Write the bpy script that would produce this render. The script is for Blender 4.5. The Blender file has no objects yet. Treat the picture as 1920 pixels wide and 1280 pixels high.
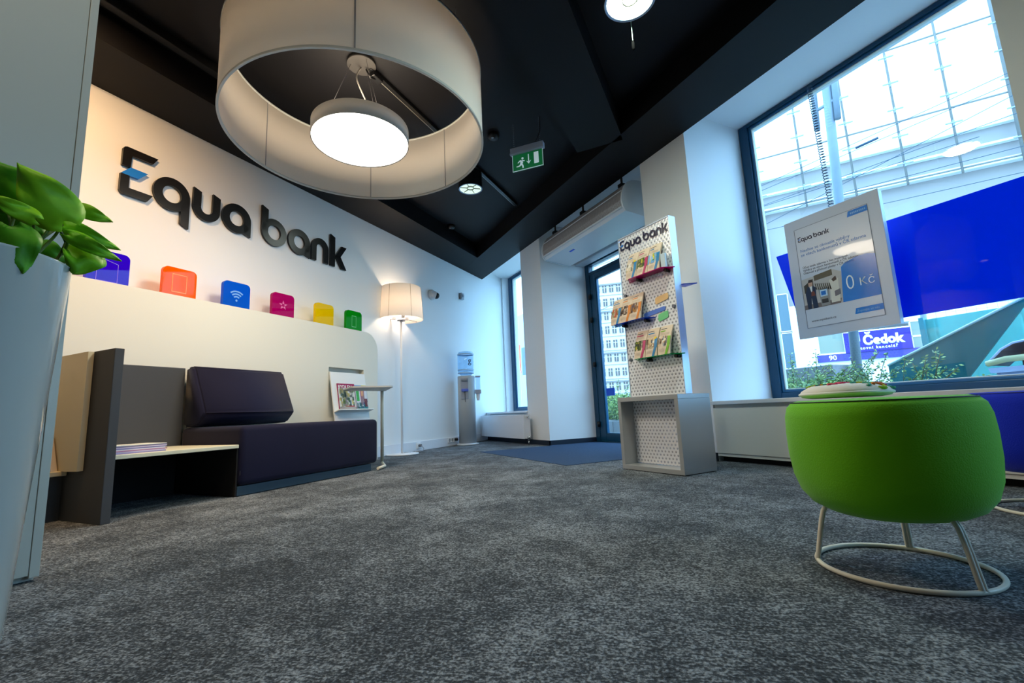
import bpy, bmesh, math, random
from mathutils import Vector, Matrix
random.seed(7)
PI=math.pi
sc=bpy.context.scene
COL=sc.collection
def lin(c): return tuple(((x/255)/12.92 if x/255<=0.04045 else ((x/255+0.055)/1.055)**2.4) for x in c)
# ------------------------------------------------------------------ materials
MATS={}
def mat(name,rgb,rough=.5,metal=0,spec=.5,bump=None,vary=None,trans=0,emit=None,es=0,coat=0,sheen=0,alpha=1,ior=1.45,sss=0):
    if name in MATS: return MATS[name]
    m=bpy.data.materials.new(name); m.use_nodes=True; nt=m.node_tree; b=nt.nodes['Principled BSDF']
    b.inputs['Base Color'].default_value=(*lin(rgb),1); b.inputs['Roughness'].default_value=rough
    b.inputs['Metallic'].default_value=metal; b.inputs['Specular IOR Level'].default_value=spec
    b.inputs['Transmission Weight'].default_value=trans; b.inputs['Coat Weight'].default_value=coat
    b.inputs['Sheen Weight'].default_value=sheen; b.inputs['Alpha'].default_value=alpha; b.inputs['IOR'].default_value=ior
    if emit: b.inputs['Emission Color'].default_value=(*lin(emit),1); b.inputs['Emission Strength'].default_value=es
    tc=None
    def coord():
        nonlocal tc
        if tc is None: tc=nt.nodes.new('ShaderNodeTexCoord')
        return tc.outputs['Object']
    if vary:   # (scale, amount): gentle tone variation of the surface itself
        n=nt.nodes.new('ShaderNodeTexNoise'); n.inputs['Scale'].default_value=vary[0]; n.inputs['Detail'].default_value=5
        nt.links.new(coord(),n.inputs['Vector'])
        r=nt.nodes.new('ShaderNodeMapRange'); r.inputs[1].default_value=.3; r.inputs[2].default_value=.7; r.inputs[3].default_value=1-vary[1]; r.inputs[4].default_value=1+vary[1]
        nt.links.new(n.outputs[0],r.inputs[0])
        mx=nt.nodes.new('ShaderNodeMix'); mx.data_type='RGBA'; mx.blend_type='MULTIPLY'; mx.inputs[0].default_value=1
        mx.inputs[6].default_value=(*lin(rgb),1); nt.links.new(r.outputs[0],mx.inputs[7]); nt.links.new(mx.outputs[2],b.inputs['Base Color'])
    if bump:   # (scale, strength)
        n=nt.nodes.new('ShaderNodeTexNoise'); n.inputs['Scale'].default_value=bump[0]; n.inputs['Detail'].default_value=3
        nt.links.new(coord(),n.inputs['Vector'])
        bp=nt.nodes.new('ShaderNodeBump'); bp.inputs['Strength'].default_value=bump[1]; bp.inputs['Distance'].default_value=.01
        nt.links.new(n.outputs[0],bp.inputs['Height']); nt.links.new(bp.outputs[0],b.inputs['Normal'])
    MATS[name]=m; return m
def schlick(nt,f0=.04):
    lw=nt.nodes.new('ShaderNodeLayerWeight'); lw.inputs['Blend'].default_value=.5
    p=nt.nodes.new('ShaderNodeMath'); p.operation='POWER'; nt.links.new(lw.outputs['Facing'],p.inputs[0]); p.inputs[1].default_value=5
    m=nt.nodes.new('ShaderNodeMath'); m.operation='MULTIPLY_ADD'; nt.links.new(p.outputs[0],m.inputs[0]); m.inputs[1].default_value=1-f0; m.inputs[2].default_value=f0
    return m.outputs[0]
def glass(name,rgb,fac=.06,rough=.0):
    if name in MATS: return MATS[name]
    m=bpy.data.materials.new(name); m.use_nodes=True; nt=m.node_tree; nt.nodes.clear()
    o=nt.nodes.new('ShaderNodeOutputMaterial'); t=nt.nodes.new('ShaderNodeBsdfTransparent'); t.inputs[0].default_value=(*lin(rgb),1)
    g=nt.nodes.new('ShaderNodeBsdfGlossy'); g.inputs['Roughness'].default_value=rough
    mx=nt.nodes.new('ShaderNodeMixShader'); nt.links.new(schlick(nt),mx.inputs[0]); nt.links.new(t.outputs[0],mx.inputs[1]); nt.links.new(g.outputs[0],mx.inputs[2]); nt.links.new(mx.outputs[0],o.inputs[0])
    MATS[name]=m; return m
def acrylic(name,rgb,dens=.55):
    """tinted clear acrylic: part tinted see-through, part dyed diffuse, glossy skin"""
    if name in MATS: return MATS[name]
    m=bpy.data.materials.new(name); m.use_nodes=True; nt=m.node_tree; nt.nodes.clear()
    o=nt.nodes.new('ShaderNodeOutputMaterial'); t=nt.nodes.new('ShaderNodeBsdfTransparent'); t.inputs[0].default_value=(*lin(rgb),1)
    d=nt.nodes.new('ShaderNodeBsdfDiffuse'); d.inputs[0].default_value=(*lin(rgb),1)
    tl=nt.nodes.new('ShaderNodeBsdfTranslucent'); tl.inputs[0].default_value=(*lin(rgb),1)
    a=nt.nodes.new('ShaderNodeMixShader'); a.inputs[0].default_value=.45; nt.links.new(d.outputs[0],a.inputs[1]); nt.links.new(tl.outputs[0],a.inputs[2])
    b=nt.nodes.new('ShaderNodeMixShader'); b.inputs[0].default_value=dens; nt.links.new(t.outputs[0],b.inputs[1]); nt.links.new(a.outputs[0],b.inputs[2])
    g=nt.nodes.new('ShaderNodeBsdfGlossy'); g.inputs['Roughness'].default_value=.02
    mx=nt.nodes.new('ShaderNodeMixShader'); nt.links.new(schlick(nt,.02),mx.inputs[0]); nt.links.new(b.outputs[0],mx.inputs[1]); nt.links.new(g.outputs[0],mx.inputs[2]); nt.links.new(mx.outputs[0],o.inputs[0])
    MATS[name]=m; return m
def fabric_translucent(name,rgb,tr=.35):
    if name in MATS: return MATS[name]
    m=bpy.data.materials.new(name); m.use_nodes=True; nt=m.node_tree; nt.nodes.clear()
    o=nt.nodes.new('ShaderNodeOutputMaterial'); d=nt.nodes.new('ShaderNodeBsdfDiffuse'); d.inputs[0].default_value=(*lin(rgb),1)
    tl=nt.nodes.new('ShaderNodeBsdfTranslucent'); tl.inputs[0].default_value=(*lin(rgb),1)
    a=nt.nodes.new('ShaderNodeMixShader'); a.inputs[0].default_value=tr; nt.links.new(d.outputs[0],a.inputs[1]); nt.links.new(tl.outputs[0],a.inputs[2]); nt.links.new(a.outputs[0],o.inputs[0])
    MATS[name]=m; return m
def emis(name,rgb,s):
    if name in MATS: return MATS[name]
    m=bpy.data.materials.new(name); m.use_nodes=True; nt=m.node_tree; nt.nodes.clear()
    o=nt.nodes.new('ShaderNodeOutputMaterial'); e=nt.nodes.new('ShaderNodeEmission'); e.inputs[0].default_value=(*lin(rgb),1); e.inputs[1].default_value=s
    nt.links.new(e.outputs[0],o.inputs[0]); MATS[name]=m; return m
# ------------------------------------------------------------------ frames
TH=math.radians(-50.83)
FA=Matrix.Rotation(TH,4,'Z')                 # logo wall frame: x along the wall, y into the room
FB=Matrix.Identity(4)                        # window wall frame
def WA(s,o,z=0): return FA@Vector((s,o,z))
# ------------------------------------------------------------------ mesh builder (world coordinates, optional frame)
class MB:
    def __init__(s,F=FB): s.bm=bmesh.new(); s.F=F
    def v(s,p): return s.bm.verts.new(s.F@Vector(p))
    def box(s,x0,x1,y0,y1,z0,z1,bev=0,seg=2,M=None):
        b=bmesh.new(); bmesh.ops.create_cube(b,size=1)
        for q in b.verts: q.co=Vector(((x0+x1)/2+q.co.x*(x1-x0),(y0+y1)/2+q.co.y*(y1-y0),(z0+z1)/2+q.co.z*(z1-z0)))
        if bev: bmesh.ops.bevel(b,geom=b.edges[:]+b.verts[:],offset=bev,segments=seg,profile=.5,affect='EDGES')
        s.join(b,M); return s
    def join(s,b,M=None):
        T=s.F if M is None else s.F@M
        mp={}
        for q in b.verts: mp[q]=s.bm.verts.new(T@q.co)
        for f in b.faces:
            try: nf=s.bm.faces.new([mp[q] for q in f.verts]); nf.smooth=f.smooth; nf.material_index=f.material_index
            except ValueError: pass
        b.free()
    def poly(s,pts,mi=0):
        f=s.bm.faces.new([s.v(p) for p in pts]); f.material_index=mi; return f
    def prism(s,a,b,mi=0,smooth=False):
        """a,b: two matching rings of points"""
        A=[s.v(p) for p in a]; B=[s.v(p) for p in b]; n=len(A)
        f=s.bm.faces.new(A); f.material_index=mi; f=s.bm.faces.new(B[::-1]); f.material_index=mi
        for i in range(n):
            f=s.bm.faces.new([A[i],B[i],B[(i+1)%n],A[(i+1)%n]]); f.material_index=mi; f.smooth=smooth
        return s
    def ext(s,poly,fn,w0,w1,mi=0):
        return s.prism([fn(u,v,w0) for u,v in poly],[fn(u,v,w1) for u,v in poly],mi)
    def lathe(s,prof,c=(0,0,0),n=48,cap=True,mi=0,smooth=True,sx=1,sy=1):
        rings=[]
        for r,z in prof:
            if r<=1e-6: rings.append([s.v((c[0],c[1],c[2]+z))])
            else: rings.append([s.v((c[0]+sx*r*math.cos(2*PI*i/n),c[1]+sy*r*math.sin(2*PI*i/n),c[2]+z)) for i in range(n)])
        for a,b in zip(rings,rings[1:]):
            for i in range(n):
                if len(a)==1 and len(b)==1: break
                if len(a)==1: q=[a[0],b[i],b[(i+1)%n]]
                elif len(b)==1: q=[a[i],b[0],a[(i+1)%n]]
                else: q=[a[i],b[i],b[(i+1)%n],a[(i+1)%n]]
                f=s.bm.faces.new(q); f.smooth=smooth; f.material_index=mi
        if cap:
            for r in (rings[0],rings[-1]):
                if len(r)>2: s.bm.faces.new(r).material_index=mi
        return s
    def cyl(s,c,r,h,n=24,mi=0,r2=None): return s.lathe([(r,0),(r if r2 is None else r2,h)],c,n,mi=mi)
    def tube(s,pts,r,n=8,closed=False,mi=0,r2=None):
        P=[Vector(p) for p in pts]; m=len(P); rings=[]; up=Vector((0,0,1)); prev=None
        for i in range(m):
            a=P[(i-1)%m] if (i>0 or closed) else P[i]; b=P[(i+1)%m] if (i<m-1 or closed) else P[i]
            t=(b-a).normalized()
            if prev is None: x=t.cross(up if abs(t.z)<.9 else Vector((1,0,0))).normalized()
            else: x=(prev-t*prev.dot(t)).normalized()
            prev=x; y=t.cross(x); rr=r if r2 is None else r+(r2-r)*i/(m-1)
            rings.append([s.v(P[i]+x*rr*math.cos(2*PI*k/n)+y*rr*math.sin(2*PI*k/n)) for k in range(n)])
        R=list(zip(rings,rings[1:]))+([(rings[-1],rings[0])] if closed else [])
        for a,b in R:
            for k in range(n):
                f=s.bm.faces.new([a[k],b[k],b[(k+1)%n],a[(k+1)%n]]); f.smooth=True; f.material_index=mi
        if not closed: s.bm.faces.new(rings[0]).material_index=mi; s.bm.faces.new(rings[-1]).material_index=mi
        return s
    def ball(s,c,r,n=16,mi=0,sz=1):
        return s.lathe([(r*math.sin(PI*i/8),-sz*r*math.cos(PI*i/8)) for i in range(9)],c,n,cap=False,mi=mi)
    def build(s,name,m,parent=None,recalc=True,kind=None,smooth_angle=None):
        if recalc: bmesh.ops.recalc_face_normals(s.bm,faces=s.bm.faces[:])
        me=bpy.data.meshes.new(name); o=bpy.data.objects.new(name,me); COL.objects.link(o)
        if parent is not None:
            o.parent=parent; W=wm(parent); s.bm.transform(W.inverted())
        else:
            c=Vector((0,0,0)); n=len(s.bm.verts)
            for q in s.bm.verts: c+=q.co
            c/=max(n,1); zmin=min(q.co.z for q in s.bm.verts); c.z=zmin
            s.bm.transform(Matrix.Translation(-c)); o.location=c
        s.bm.to_mesh(me); s.bm.free()
        for x in (m if isinstance(m,(list,tuple)) else [m]): me.materials.append(x)
        if kind: o['kind']=kind
        return o
def wm(o):
    M=Matrix.LocRotScale(o.location,o.rotation_euler,None)
    return M if o.parent is None else wm(o.parent)@M
def tag(o,label,cat,group=None,kind=None):
    o['label']=label; o['category']=cat
    if group: o['group']=group
    if kind: o['kind']=kind
    return o
def thing(name,label,cat,loc,rz=0,group=None):
    o=bpy.data.objects.new(name,None); COL.objects.link(o); o.location=loc; o.rotation_euler=(0,0,rz); o.empty_display_size=.1
    return tag(o,label,cat,group)
def dup(root,loc,rz,label,group=None):
    kids={}
    for ch in bpy.data.objects:
        if ch.parent: kids.setdefault(ch.parent,[]).append(ch)
    def rec(o,par):
        c=o.copy(); COL.objects.link(c); c.parent=par
        for k in kids.get(o,[]): rec(k,c)
        return c
    r=rec(root,None); r.location=loc; r.rotation_euler=(0,0,rz); r['label']=label
    if group: r['group']=group
    return r
def text(name,s,m,parent,fn,size,align='LEFT',w=.001,bold=0,spacing=1):
    """lettering; fn(u,v,w) maps the writing plane into the world"""
    cu=bpy.data.curves.new('t','FONT'); cu.body=s; cu.size=size; cu.align_x=align; cu.offset=bold*size; cu.space_character=spacing; cu.resolution_u=3
    to=bpy.data.objects.new('t',cu); COL.objects.link(to)
    dg=bpy.context.evaluated_depsgraph_get(); dg.update(); me=bpy.data.meshes.new_from_object(to.evaluated_get(dg))
    b=bmesh.new(); b.from_mesh(me); bpy.data.objects.remove(to); bpy.data.curves.remove(cu); bpy.data.meshes.remove(me)
    if w:
        r=bmesh.ops.extrude_face_region(b,geom=b.faces[:])
        for q in r['geom']:
            if isinstance(q,bmesh.types.BMVert): q.co.z+=w
    q=MB()
    for x in b.verts: x.co=Vector(fn(x.co.x,x.co.y,x.co.z))
    q.join(b); return q.build(name,m,parent)
# ------------------------------------------------------------------ the wordmark glyphs (metres at wall size)
def arcp(cx,cy,ro,ri,a0,a1,n=20):
    A=[math.radians(a0+(a1-a0)*i/n) for i in range(n+1)]
    out=[]
    for i in range(n):
        a,b=A[i],A[i+1]
        out.append([(cx+ro*math.cos(a),cy+ro*math.sin(a)),(cx+ro*math.cos(b),cy+ro*math.sin(b)),(cx+ri*math.cos(b),cy+ri*math.sin(b)),(cx+ri*math.cos(a),cy+ri*math.sin(a))])
    return out
def glyphs():
    G=[]
    e_up=[(-.005,.209),(-.005,.333),(.003,.349),(.018,.356),(.215,.356),(.184,.301),(.052,.301),(.047,.209)]
    e_lo=[(-.008,.145),(.046,.145),(.046,.054),(.198,.054),(.165,-.002),(.018,-.002),(.001,.006),(-.008,.022)]
    G.append(('e',[e_up,e_lo],0)); G.append(('e_accent',[[(-.007,.145),(.047,.209),(.157,.209),(.102,.145)]],1))
    q=arcp(.326,.125,.130,.067,0,360,40)+[[(.394,.07),(.456,.11),(.455,.125),(.455,-.110),(.394,-.082)]]
    q=arcp(.326,.125,.130,.067,0,360,40)+[[(.394,.09),(.394,-.082),(.456,-.112),(.456,.125)]]
    G.append(('q',q,0))
    u=[[(.480,.260),(.541,.238),(.541,.115),(.480,.115)],[(.634,.260),(.695,.238),(.695,.115),(.634,.115)]]+arcp(.5875,.113,.1075,.0465,180,360,20)
    G.append(('u',u,0))
    def a(cx): return arcp(cx,.125,.130,.065,0,360,40)+[[(cx+.065,.125),(cx+.065,.012),(cx+.13,-.008),(cx+.13,.125)]]
    G.append(('a',a(.843),0))
    b=arcp(1.210,.125,.131,.069,0,360,40)+[[(1.079,.352),(1.142,.326),(1.142,.115),(1.079,.115)]]
    G.append(('b',b,0)); G.append(('a',a(1.491),0))
    n=[[(1.641,-.003),(1.641,.14),(1.702,.14),(1.702,-.003)],[(1.800,-.003),(1.800,.14),(1.861,.14),(1.861,-.003)]]+arcp(1.751,.14,.110,.049,0,180,20)
    G.append(('n',n,0))
    k=[[(1.888,.350),(1.951,.326),(1.951,-.003),(1.888,-.003)],[(1.951,.118),(2.045,.254),(2.116,.254),(2.024,.118)],[(1.951,.130),(2.026,.135),(2.116,-.004),(2.044,-.004)]]
    G.append(('k',k,0))
    return G
def wordmark(parent,fn,scale,w,mdark,mblue,mono=False):
    """small version: two part meshes"""
    d=MB(); bl=MB()
    for nm,ps,c in glyphs():
        t=bl if (c and not mono) else d
        for p in ps: t.ext([(x*scale,y*scale) for x,y in p],fn,0,w)
    o=d.build('wordmark',mdark,parent)
    if not mono: bl.build('wordmark_accent',mblue,parent)
    return o
# ================================================================== palette
white=mat('painted_plaster_white',(236,238,240),.55,bump=(60,.04))
cream=mat('painted_board_cream',(228,226,214),.45)
black_paint=mat('ceiling_black_paint',(11,11,15),.6,spec=.25,vary=(1.2,.15))
navy=mat('frame_navy_lacquer',(8,62,92),.3)
darkblk=mat('black_plastic',(14,14,17),.35)
letter_black=mat('letter_gloss_black',(9,8,10),.3)
eq_blue=mat('accent_blue',(20,120,215),.35)
metal_white=mat('powder_coat_offwhite',(226,222,206),.35)
alu=mat('brushed_aluminium',(185,188,192),.35,metal=.85,bump=(200,.03))
chrome=mat('chrome',(210,214,220),.12,metal=1)
window_glass=glass('window_glass',(240,250,252))
skirt_white=mat('skirting_white',(226,230,238),.4)
dark_skirt=mat('dark_skirting',(18,30,48),.5)
# carpet
def carpet():
    m=bpy.data.materials.new('carpet_tiles'); m.use_nodes=True; nt=m.node_tree; b=nt.nodes['Principled BSDF']; L=nt.links.new
    tc=nt.nodes.new('ShaderNodeTexCoord'); mp=nt.nodes.new('ShaderNodeMapping'); mp.inputs['Rotation'].default_value=(0,0,TH); L(tc.outputs['Object'],mp.inputs[0])
    n1=nt.nodes.new('ShaderNodeTexNoise'); n1.inputs['Scale'].default_value=4.5; n1.inputs['Detail'].default_value=8; n1.inputs['Roughness'].default_value=.72; n1.inputs['Distortion'].default_value=.3; L(mp.outputs[0],n1.inputs['Vector'])
    n2=nt.nodes.new('ShaderNodeTexNoise'); n2.inputs['Scale'].default_value=170; n2.inputs['Detail'].default_value=2; L(mp.outputs[0],n2.inputs['Vector'])
    mp2=nt.nodes.new('ShaderNodeMapping'); mp2.inputs['Scale'].default_value=(30,150,1); L(mp.outputs[0],mp2.inputs[0])
    n3=nt.nodes.new('ShaderNodeTexNoise'); n3.inputs['Scale'].default_value=1; n3.inputs['Detail'].default_value=3; L(mp2.outputs[0],n3.inputs['Vector'])
    br=nt.nodes.new('ShaderNodeTexBrick'); br.offset=.0; br.inputs['Scale'].default_value=1; br.inputs['Brick Width'].default_value=.5; br.inputs['Row Height'].default_value=.5; br.inputs['Mortar Size'].default_value=.0
    br.inputs['Color1'].default_value=(.35,.35,.35,1); br.inputs['Color2'].default_value=(.65,.65,.65,1); L(mp.outputs[0],br.inputs['Vector'])
    def math_(op,a,bb):
        q=nt.nodes.new('ShaderNodeMath'); q.operation=op
        for i,x in enumerate((a,bb)):
            if isinstance(x,(int,float)): q.inputs[i].default_value=x
            else: L(x,q.inputs[i])
        return q.outputs[0]
    s=math_('ADD',math_('MULTIPLY',n1.outputs[0],.75),math_('MULTIPLY',br.outputs['Color'],.16))
    s=math_('ADD',s,math_('MULTIPLY',n2.outputs[0],1.15)); s=math_('ADD',s,math_('MULTIPLY',n3.outputs[0],.55))
    cr=nt.nodes.new('ShaderNodeValToRGB'); e=cr.color_ramp.elements; e[0].position=.43; e[0].color=(*lin((16,19,24)),1); e[1].position=.84; e[1].color=(*lin((158,166,174)),1)
    L(math_('MULTIPLY',s,.525),cr.inputs[0]); x=cr.color_ramp.elements.new(.66); x.color=(*lin((70,76,83)),1)
    L(cr.outputs[0],b.inputs['Base Color']); b.inputs['Roughness'].default_value=.95; b.inputs['Specular IOR Level'].default_value=.15
    bp=nt.nodes.new('ShaderNodeBump'); bp.inputs['Strength'].default_value=.6; bp.inputs['Distance'].default_value=.006
    L(math_('ADD',n2.outputs[0],n3.outputs[0]),bp.inputs['Height']); L(bp.outputs[0],b.inputs['Normal'])
    return m
b=MB(); b.box(-1.6,12,-9,.86,-.12,0); b.build('floor',carpet(),kind='structure')
# entrance mat: set into the carpet in front of the door
b=MB(); b.prism([(2.16,-1.009,.004),(4.037,-1.009,.004),(4.037,-.02,.004),(4.09,-.02,.004),(4.09,.70,.004),(2.085,.70,.004),(2.085,-.02,.004),(2.16,-.02,.004)],[(2.16,-1.009,-.004),(4.037,-1.009,-.004),(4.037,-.02,-.004),(4.09,-.02,-.004),(4.09,.70,-.004),(2.085,.70,-.004),(2.085,-.02,-.004),(2.16,-.02,-.004)])
tag(b.build('entrance_mat',mat('mat_blue_grey',(64,84,112),.95,spec=.1,vary=(220,.45),bump=(300,.5))),'dark blue-grey ribbed entrance mat lying in front of the glass door','door mat')
# ------------------------------------------------------------------ walls
b=MB(FA); b.box(-.95,10.5,-.2,0,0,3.2); b.build('wall_left',white,kind='structure')
b=MB()
Y1=.90
b.box(1.496,2.07,0,Y1,0,3.0)                       # pier between narrow window and door
b.box(4.10,4.66,0,Y1,0,3.0)                        # pier between door and big window
b.box(6.565,7.6,0,Y1,0,3.0)                        # pier right of the big window
b.box(9.8,12,0,Y1,0,3.0)
b.box(-1.0,12,0,Y1+.02,3.0,3.25)                    # soffit over the window niches
b.box(-.45,1.496,.06,Y1,0,.43)                      # breast under the narrow window
b.box(4.66,6.565,.06,Y1,.06,.43)                    # breast under the big window
b.box(7.6,9.8,.06,Y1,0,.43)
b.box(2.07,4.10,.725,Y1,2.47,3.0)                   # lintel over the door
b.box(-.9,-.44,.60,Y1,0,3.0)                        # return beside the narrow window
b.build('wall_right',white,kind='structure')
b=MB(); b.box(11,11.2,-8.4,.9,0,3.0); b.box(6.0,11.2,-8.6,-8.4,0,3.0); b.build('wall_rear',mat('rear_wall_grey',(84,86,90),.7),kind='structure')
# ceiling with bulkheads and beam
b=MB(); b.box(-1.6,12,-9,0,3.0,3.15)
b.prism([(0,0,2.79),(.41,-.5,2.79),(12,-.5,2.79),(12,0,2.79)],[(0,0,3.0),(.41,-.5,3.0),(12,-.5,3.0),(12,0,3.0)])
b.build('ceiling',black_paint,kind='structure')
b=MB(); P_=[(0,0),(.640,0),tuple(WA(10.5,.5))[:2],tuple(WA(10.5,0))[:2]]; b.prism([(x,y,2.791) for x,y in P_],[(x,y,3.0) for x,y in P_]); b.build('trim_1',black_paint,kind='structure')
b=MB(FA); b.box(3.1,10.5,2.70,3.12,2.79,3.0); b.build('trim_2',black_paint,kind='structure')
# sills, skirtings
b=MB(); b.box(4.662,6.563,-.03,.722,.433,.462,bev=.004); b.build('trim_3',skirt_white,kind='structure')
b=MB(); b.box(.0,1.494,-.012,.722,.428,.455,bev=.004); b.build('trim_4',skirt_white,kind='structure')
b=MB(FA); b.box(.06,2.925,0,.018,0,.12,bev=.003); b.build('baseboard_left',skirt_white,kind='structure')
b=MB(); b.box(.05,2.085,-.014,0,0,.062); b.box(2.07,2.085,-.014,.72,0,.062); b.box(4.085,4.10,-.014,.72,0,.062); b.box(4.085,4.66,-.014,0,0,.062); b.box(6.565,7.6,-.014,0,0,.062)
b.build('baseboard_right',dark_skirt,kind='structure')
# cover panels below the big window
b=MB(); b.box(4.664,6.56,-.012,.012,.062,.409,bev=.003); b.box(4.664,6.56,-.006,.05,.04,.060); b.box(4.664,6.56,.014,.05,.409,.433)
tag(b.build('radiator_cover',mat('cover_panel_cream',(226,224,214),.4)),'long off-white radiator cover panel below the big window sill','radiator cover')
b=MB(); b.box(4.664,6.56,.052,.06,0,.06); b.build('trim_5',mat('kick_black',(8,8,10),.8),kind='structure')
# ------------------------------------------------------------------ windows and door
def frame(b,x0,x1,z0,z1,w,y0,y1,wb=None,wt=None,wl=None,wr=None):
    wb=wb or w; wt=wt or w; wl=wl or w; wr=wr or w
    b.box(x0,x0+wl,y0,y1,z0,z1,bev=.004); b.box(x1-wr,x1,y0,y1,z0,z1,bev=.004); b.box(x0+wl,x1-wr,y0,y1,z0,z0+wb,bev=.004); b.box(x0+wl,x1-wr,y0,y1,z1-wt,z1,bev=.004)
def window(n,x0,x1,z0,z1,wl=.085):
    r=bpy.data.objects.new('window_%d'%n,None); COL.objects.link(r); r.location=((x0+x1)/2,.76,z0); r['kind']='structure'
    b=MB(); frame(b,x0,x1,z0,z1,.05,.725,.80,wb=.045,wt=.035,wl=wl,wr=.06); b.build('window_frame',navy,r)
    b=MB(); frame(b,x0+wl,x1-.06,z0+.045,z1-.035,.022,.742,.79); b.build('inner_frame',mat('frame_navy_light',(30,90,130),.3),r)
    b=MB(); frame(b,x0+wl+.022,x1-.082,z0+.067,z1-.057,.008,.75,.785); b.build('glazing_bead',mat('bead_cream',(214,214,205),.5),r)
    b=MB(); b.box(x0+wl+.022,x1-.082,.762,.768,z0+.067,z1-.057); b.build('pane',window_glass,r)
    return r
window(1,4.667,6.563,.464,2.996)
window(2,-.44,1.494,.457,2.996,wl=.12)
window(3,7.6,9.8,.464,2.996)
# door
r=bpy.data.objects.new('door_1',None); COL.objects.link(r); r.location=(3.08,.76,0); r['kind']='structure'
b=MB(); frame(b,2.071,4.099,0,2.465,.09,.727,.80,wb=.012,wt=.03); b.box(2.16,4.01,.727,.80,2.30,2.335); b.box(3.30,3.38,.727,.80,.012,2.30); b.build('door_frame',navy,r)
b=MB(); frame(b,2.165,3.295,.014,2.295,.115,.735,.79,wb=.095,wt=.07,wl=.12); b.build('door_leaf',navy,r)
b=MB(); frame(b,2.285,3.18,.109,2.225,.014,.745,.785); b.build('glazing_bead',mat('frame_navy_light',(30,90,130),.3),r)
b=MB(); b.box(2.298,3.167,.76,.766,.122,2.212); b.box(2.165,4.01,.76,.766,2.335,2.435); b.box(3.38,4.01,.76,.766,.03,2.30); b.build('pane',window_glass,r)
b=MB(); b.box(2.33,2.50,.752,.759,.60,.70); b.build('door_sticker',mat('sticker_blue',(0,80,220),.4),r)
for z in (.20,1.00,1.62,1.95):
    b=MB(); b.lathe([(.022,0),(.022,.07)],(2.165,.715,z),14); b.box(2.15,2.18,.715,.735,z+.01,z+.06); b.build('hinge',darkblk,r)
b=MB(); b.tube([(3.24,.70,.85),(3.24,.70,1.35)],.014); b.box(3.232,3.248,.70,.736,.9,.92); b.box(3.232,3.248,.70,.736,1.28,1.30); b.build('door_handle',chrome,r)
# ================================================================== wordmark on the wall
r=thing('wall_sign','large glossy black bank name lettering with one blue accent on the cream wall','sign',WA(4.30,0.0,2.085),TH)
fn=lambda u,v,w: FA@Vector((5.355-u,.004+w,2.085+v))
for nm,ps,c in glyphs():
    b=MB()
    for p in ps: b.ext(p,fn,0,.022)
    b.build('letter',eq_blue if c else letter_black,r)
# ================================================================== low wall unit behind the sofa
def unit():
    r=thing('wall_unit','long low cream wall unit with rounded corner standing behind the sofa','wall unit',WA(5.2,.1,0),TH)
    b=MB(FA); f=lambda u,v,w:(u,w,v)
    R=.20; x0=2.93; top=1.385
    arc=[(x0+R-R*math.sin(a),top-R+R*math.cos(a)) for a in [PI/2*i/12 for i in range(13)]]
    b.ext(arc+[(x0,0),(3.15,0),(3.15,top)],f,.005,.2)
    b.ext([(3.15,.965),(3.63,.965),(3.63,top),(3.15,top)],f,.005,.2)
    b.ext([(3.15,0),(3.63,0),(3.63,.47),(3.15,.47)],f,.005,.2)
    b.ext([(3.63,0),(8.6,0),(8.6,top),(3.63,top)],f,.005,.2)
    b.build('body',cream,r)
    b=MB(FA); b.box(3.15,3.63,.02,.135,.47,.965); b.build('niche_back',cream,r)
    # leaning display board with a ledge
    b=MB(FA)
    g=lambda u,t,w: (u, .205+(.91-t)*.16+w*.98, t+w*.16)   # t = height on board plane
    b.prism([g(3.155,.43,0),g(3.63,.43,0),g(3.63,.915,0),g(3.155,.915,0)],[g(3.155,.43,.012),g(3.63,.43,.012),g(3.63,.915,.012),g(3.155,.915,.012)])
    b.build('display_board',mat('board_white',(232,236,238),.4),r)
    b=MB(FA)
    b.prism([g(3.155,.515,.012),g(3.63,.515,.012),g(3.63,.523,.012),g(3.155,.523,.012)],[g(3.155,.525,.085),g(3.63,.525,.085),g(3.63,.533,.085),g(3.155,.533,.085)])
    b.build('display_ledge',mat('board_white',(232,236,238),.4),r)
    return g
gB=unit()
# magazines on the display board
def print_mag(name,label,u0,u1,t0,t1,w0,base,patches,title=None,tc=None,group='magazines on the leaning display board'):
    c=gB((u0+u1)/2,t0,w0); r=thing(name,label,'magazine',FA@Vector(c),TH,group)
    b=MB(FA); b.prism([gB(u0,t0,w0),gB(u1,t0,w0),gB(u1,t1,w0),gB(u0,t1,w0)],[gB(u0,t0,w0+.008),gB(u1,t0,w0+.008),gB(u1,t1,w0+.008),gB(u0,t1,w0+.008)]); b.build('cover',base,r)
    b=MB(FA); ms=[]
    for (a,bb,cc,d,col) in patches:
        mm=mat('ink_%d_%d_%d'%col,col,.4)
        if mm not in ms: ms.append(mm)
        i=ms.index(mm)
        U=lambda x:u1+(u0-u1)*x; T=lambda y:t0+(t1-t0)*y
        b.poly([gB(U(a),T(cc),w0+.0085),gB(U(bb),T(cc),w0+.0085),gB(U(bb),T(d),w0+.0085),gB(U(a),T(d),w0+.0085)],i)
    b.build('cover_print',ms,r,recalc=True)
    if title:
        text('title',title,mat('ink_white',(250,250,250),.4),r,lambda x,y,z: FA@Vector(gB(u1-.006-x,t1-.052+y,w0+.0088+z)),.050,w=.0006,bold=.012)
rr=random.Random(3)
def photo_patches(x0,x1,y0,y1,n,cols,sz=.16):
    out=[]
    for i in range(n):
        a=rr.uniform(x0,x1-sz*.5); c=rr.uniform(y0,y1-sz*.5); out.append((a,min(x1,a+rr.uniform(.3,1)*sz),c,min(y1,c+rr.uniform(.4,1.4)*sz),rr.choice(cols)))
    return out
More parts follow.
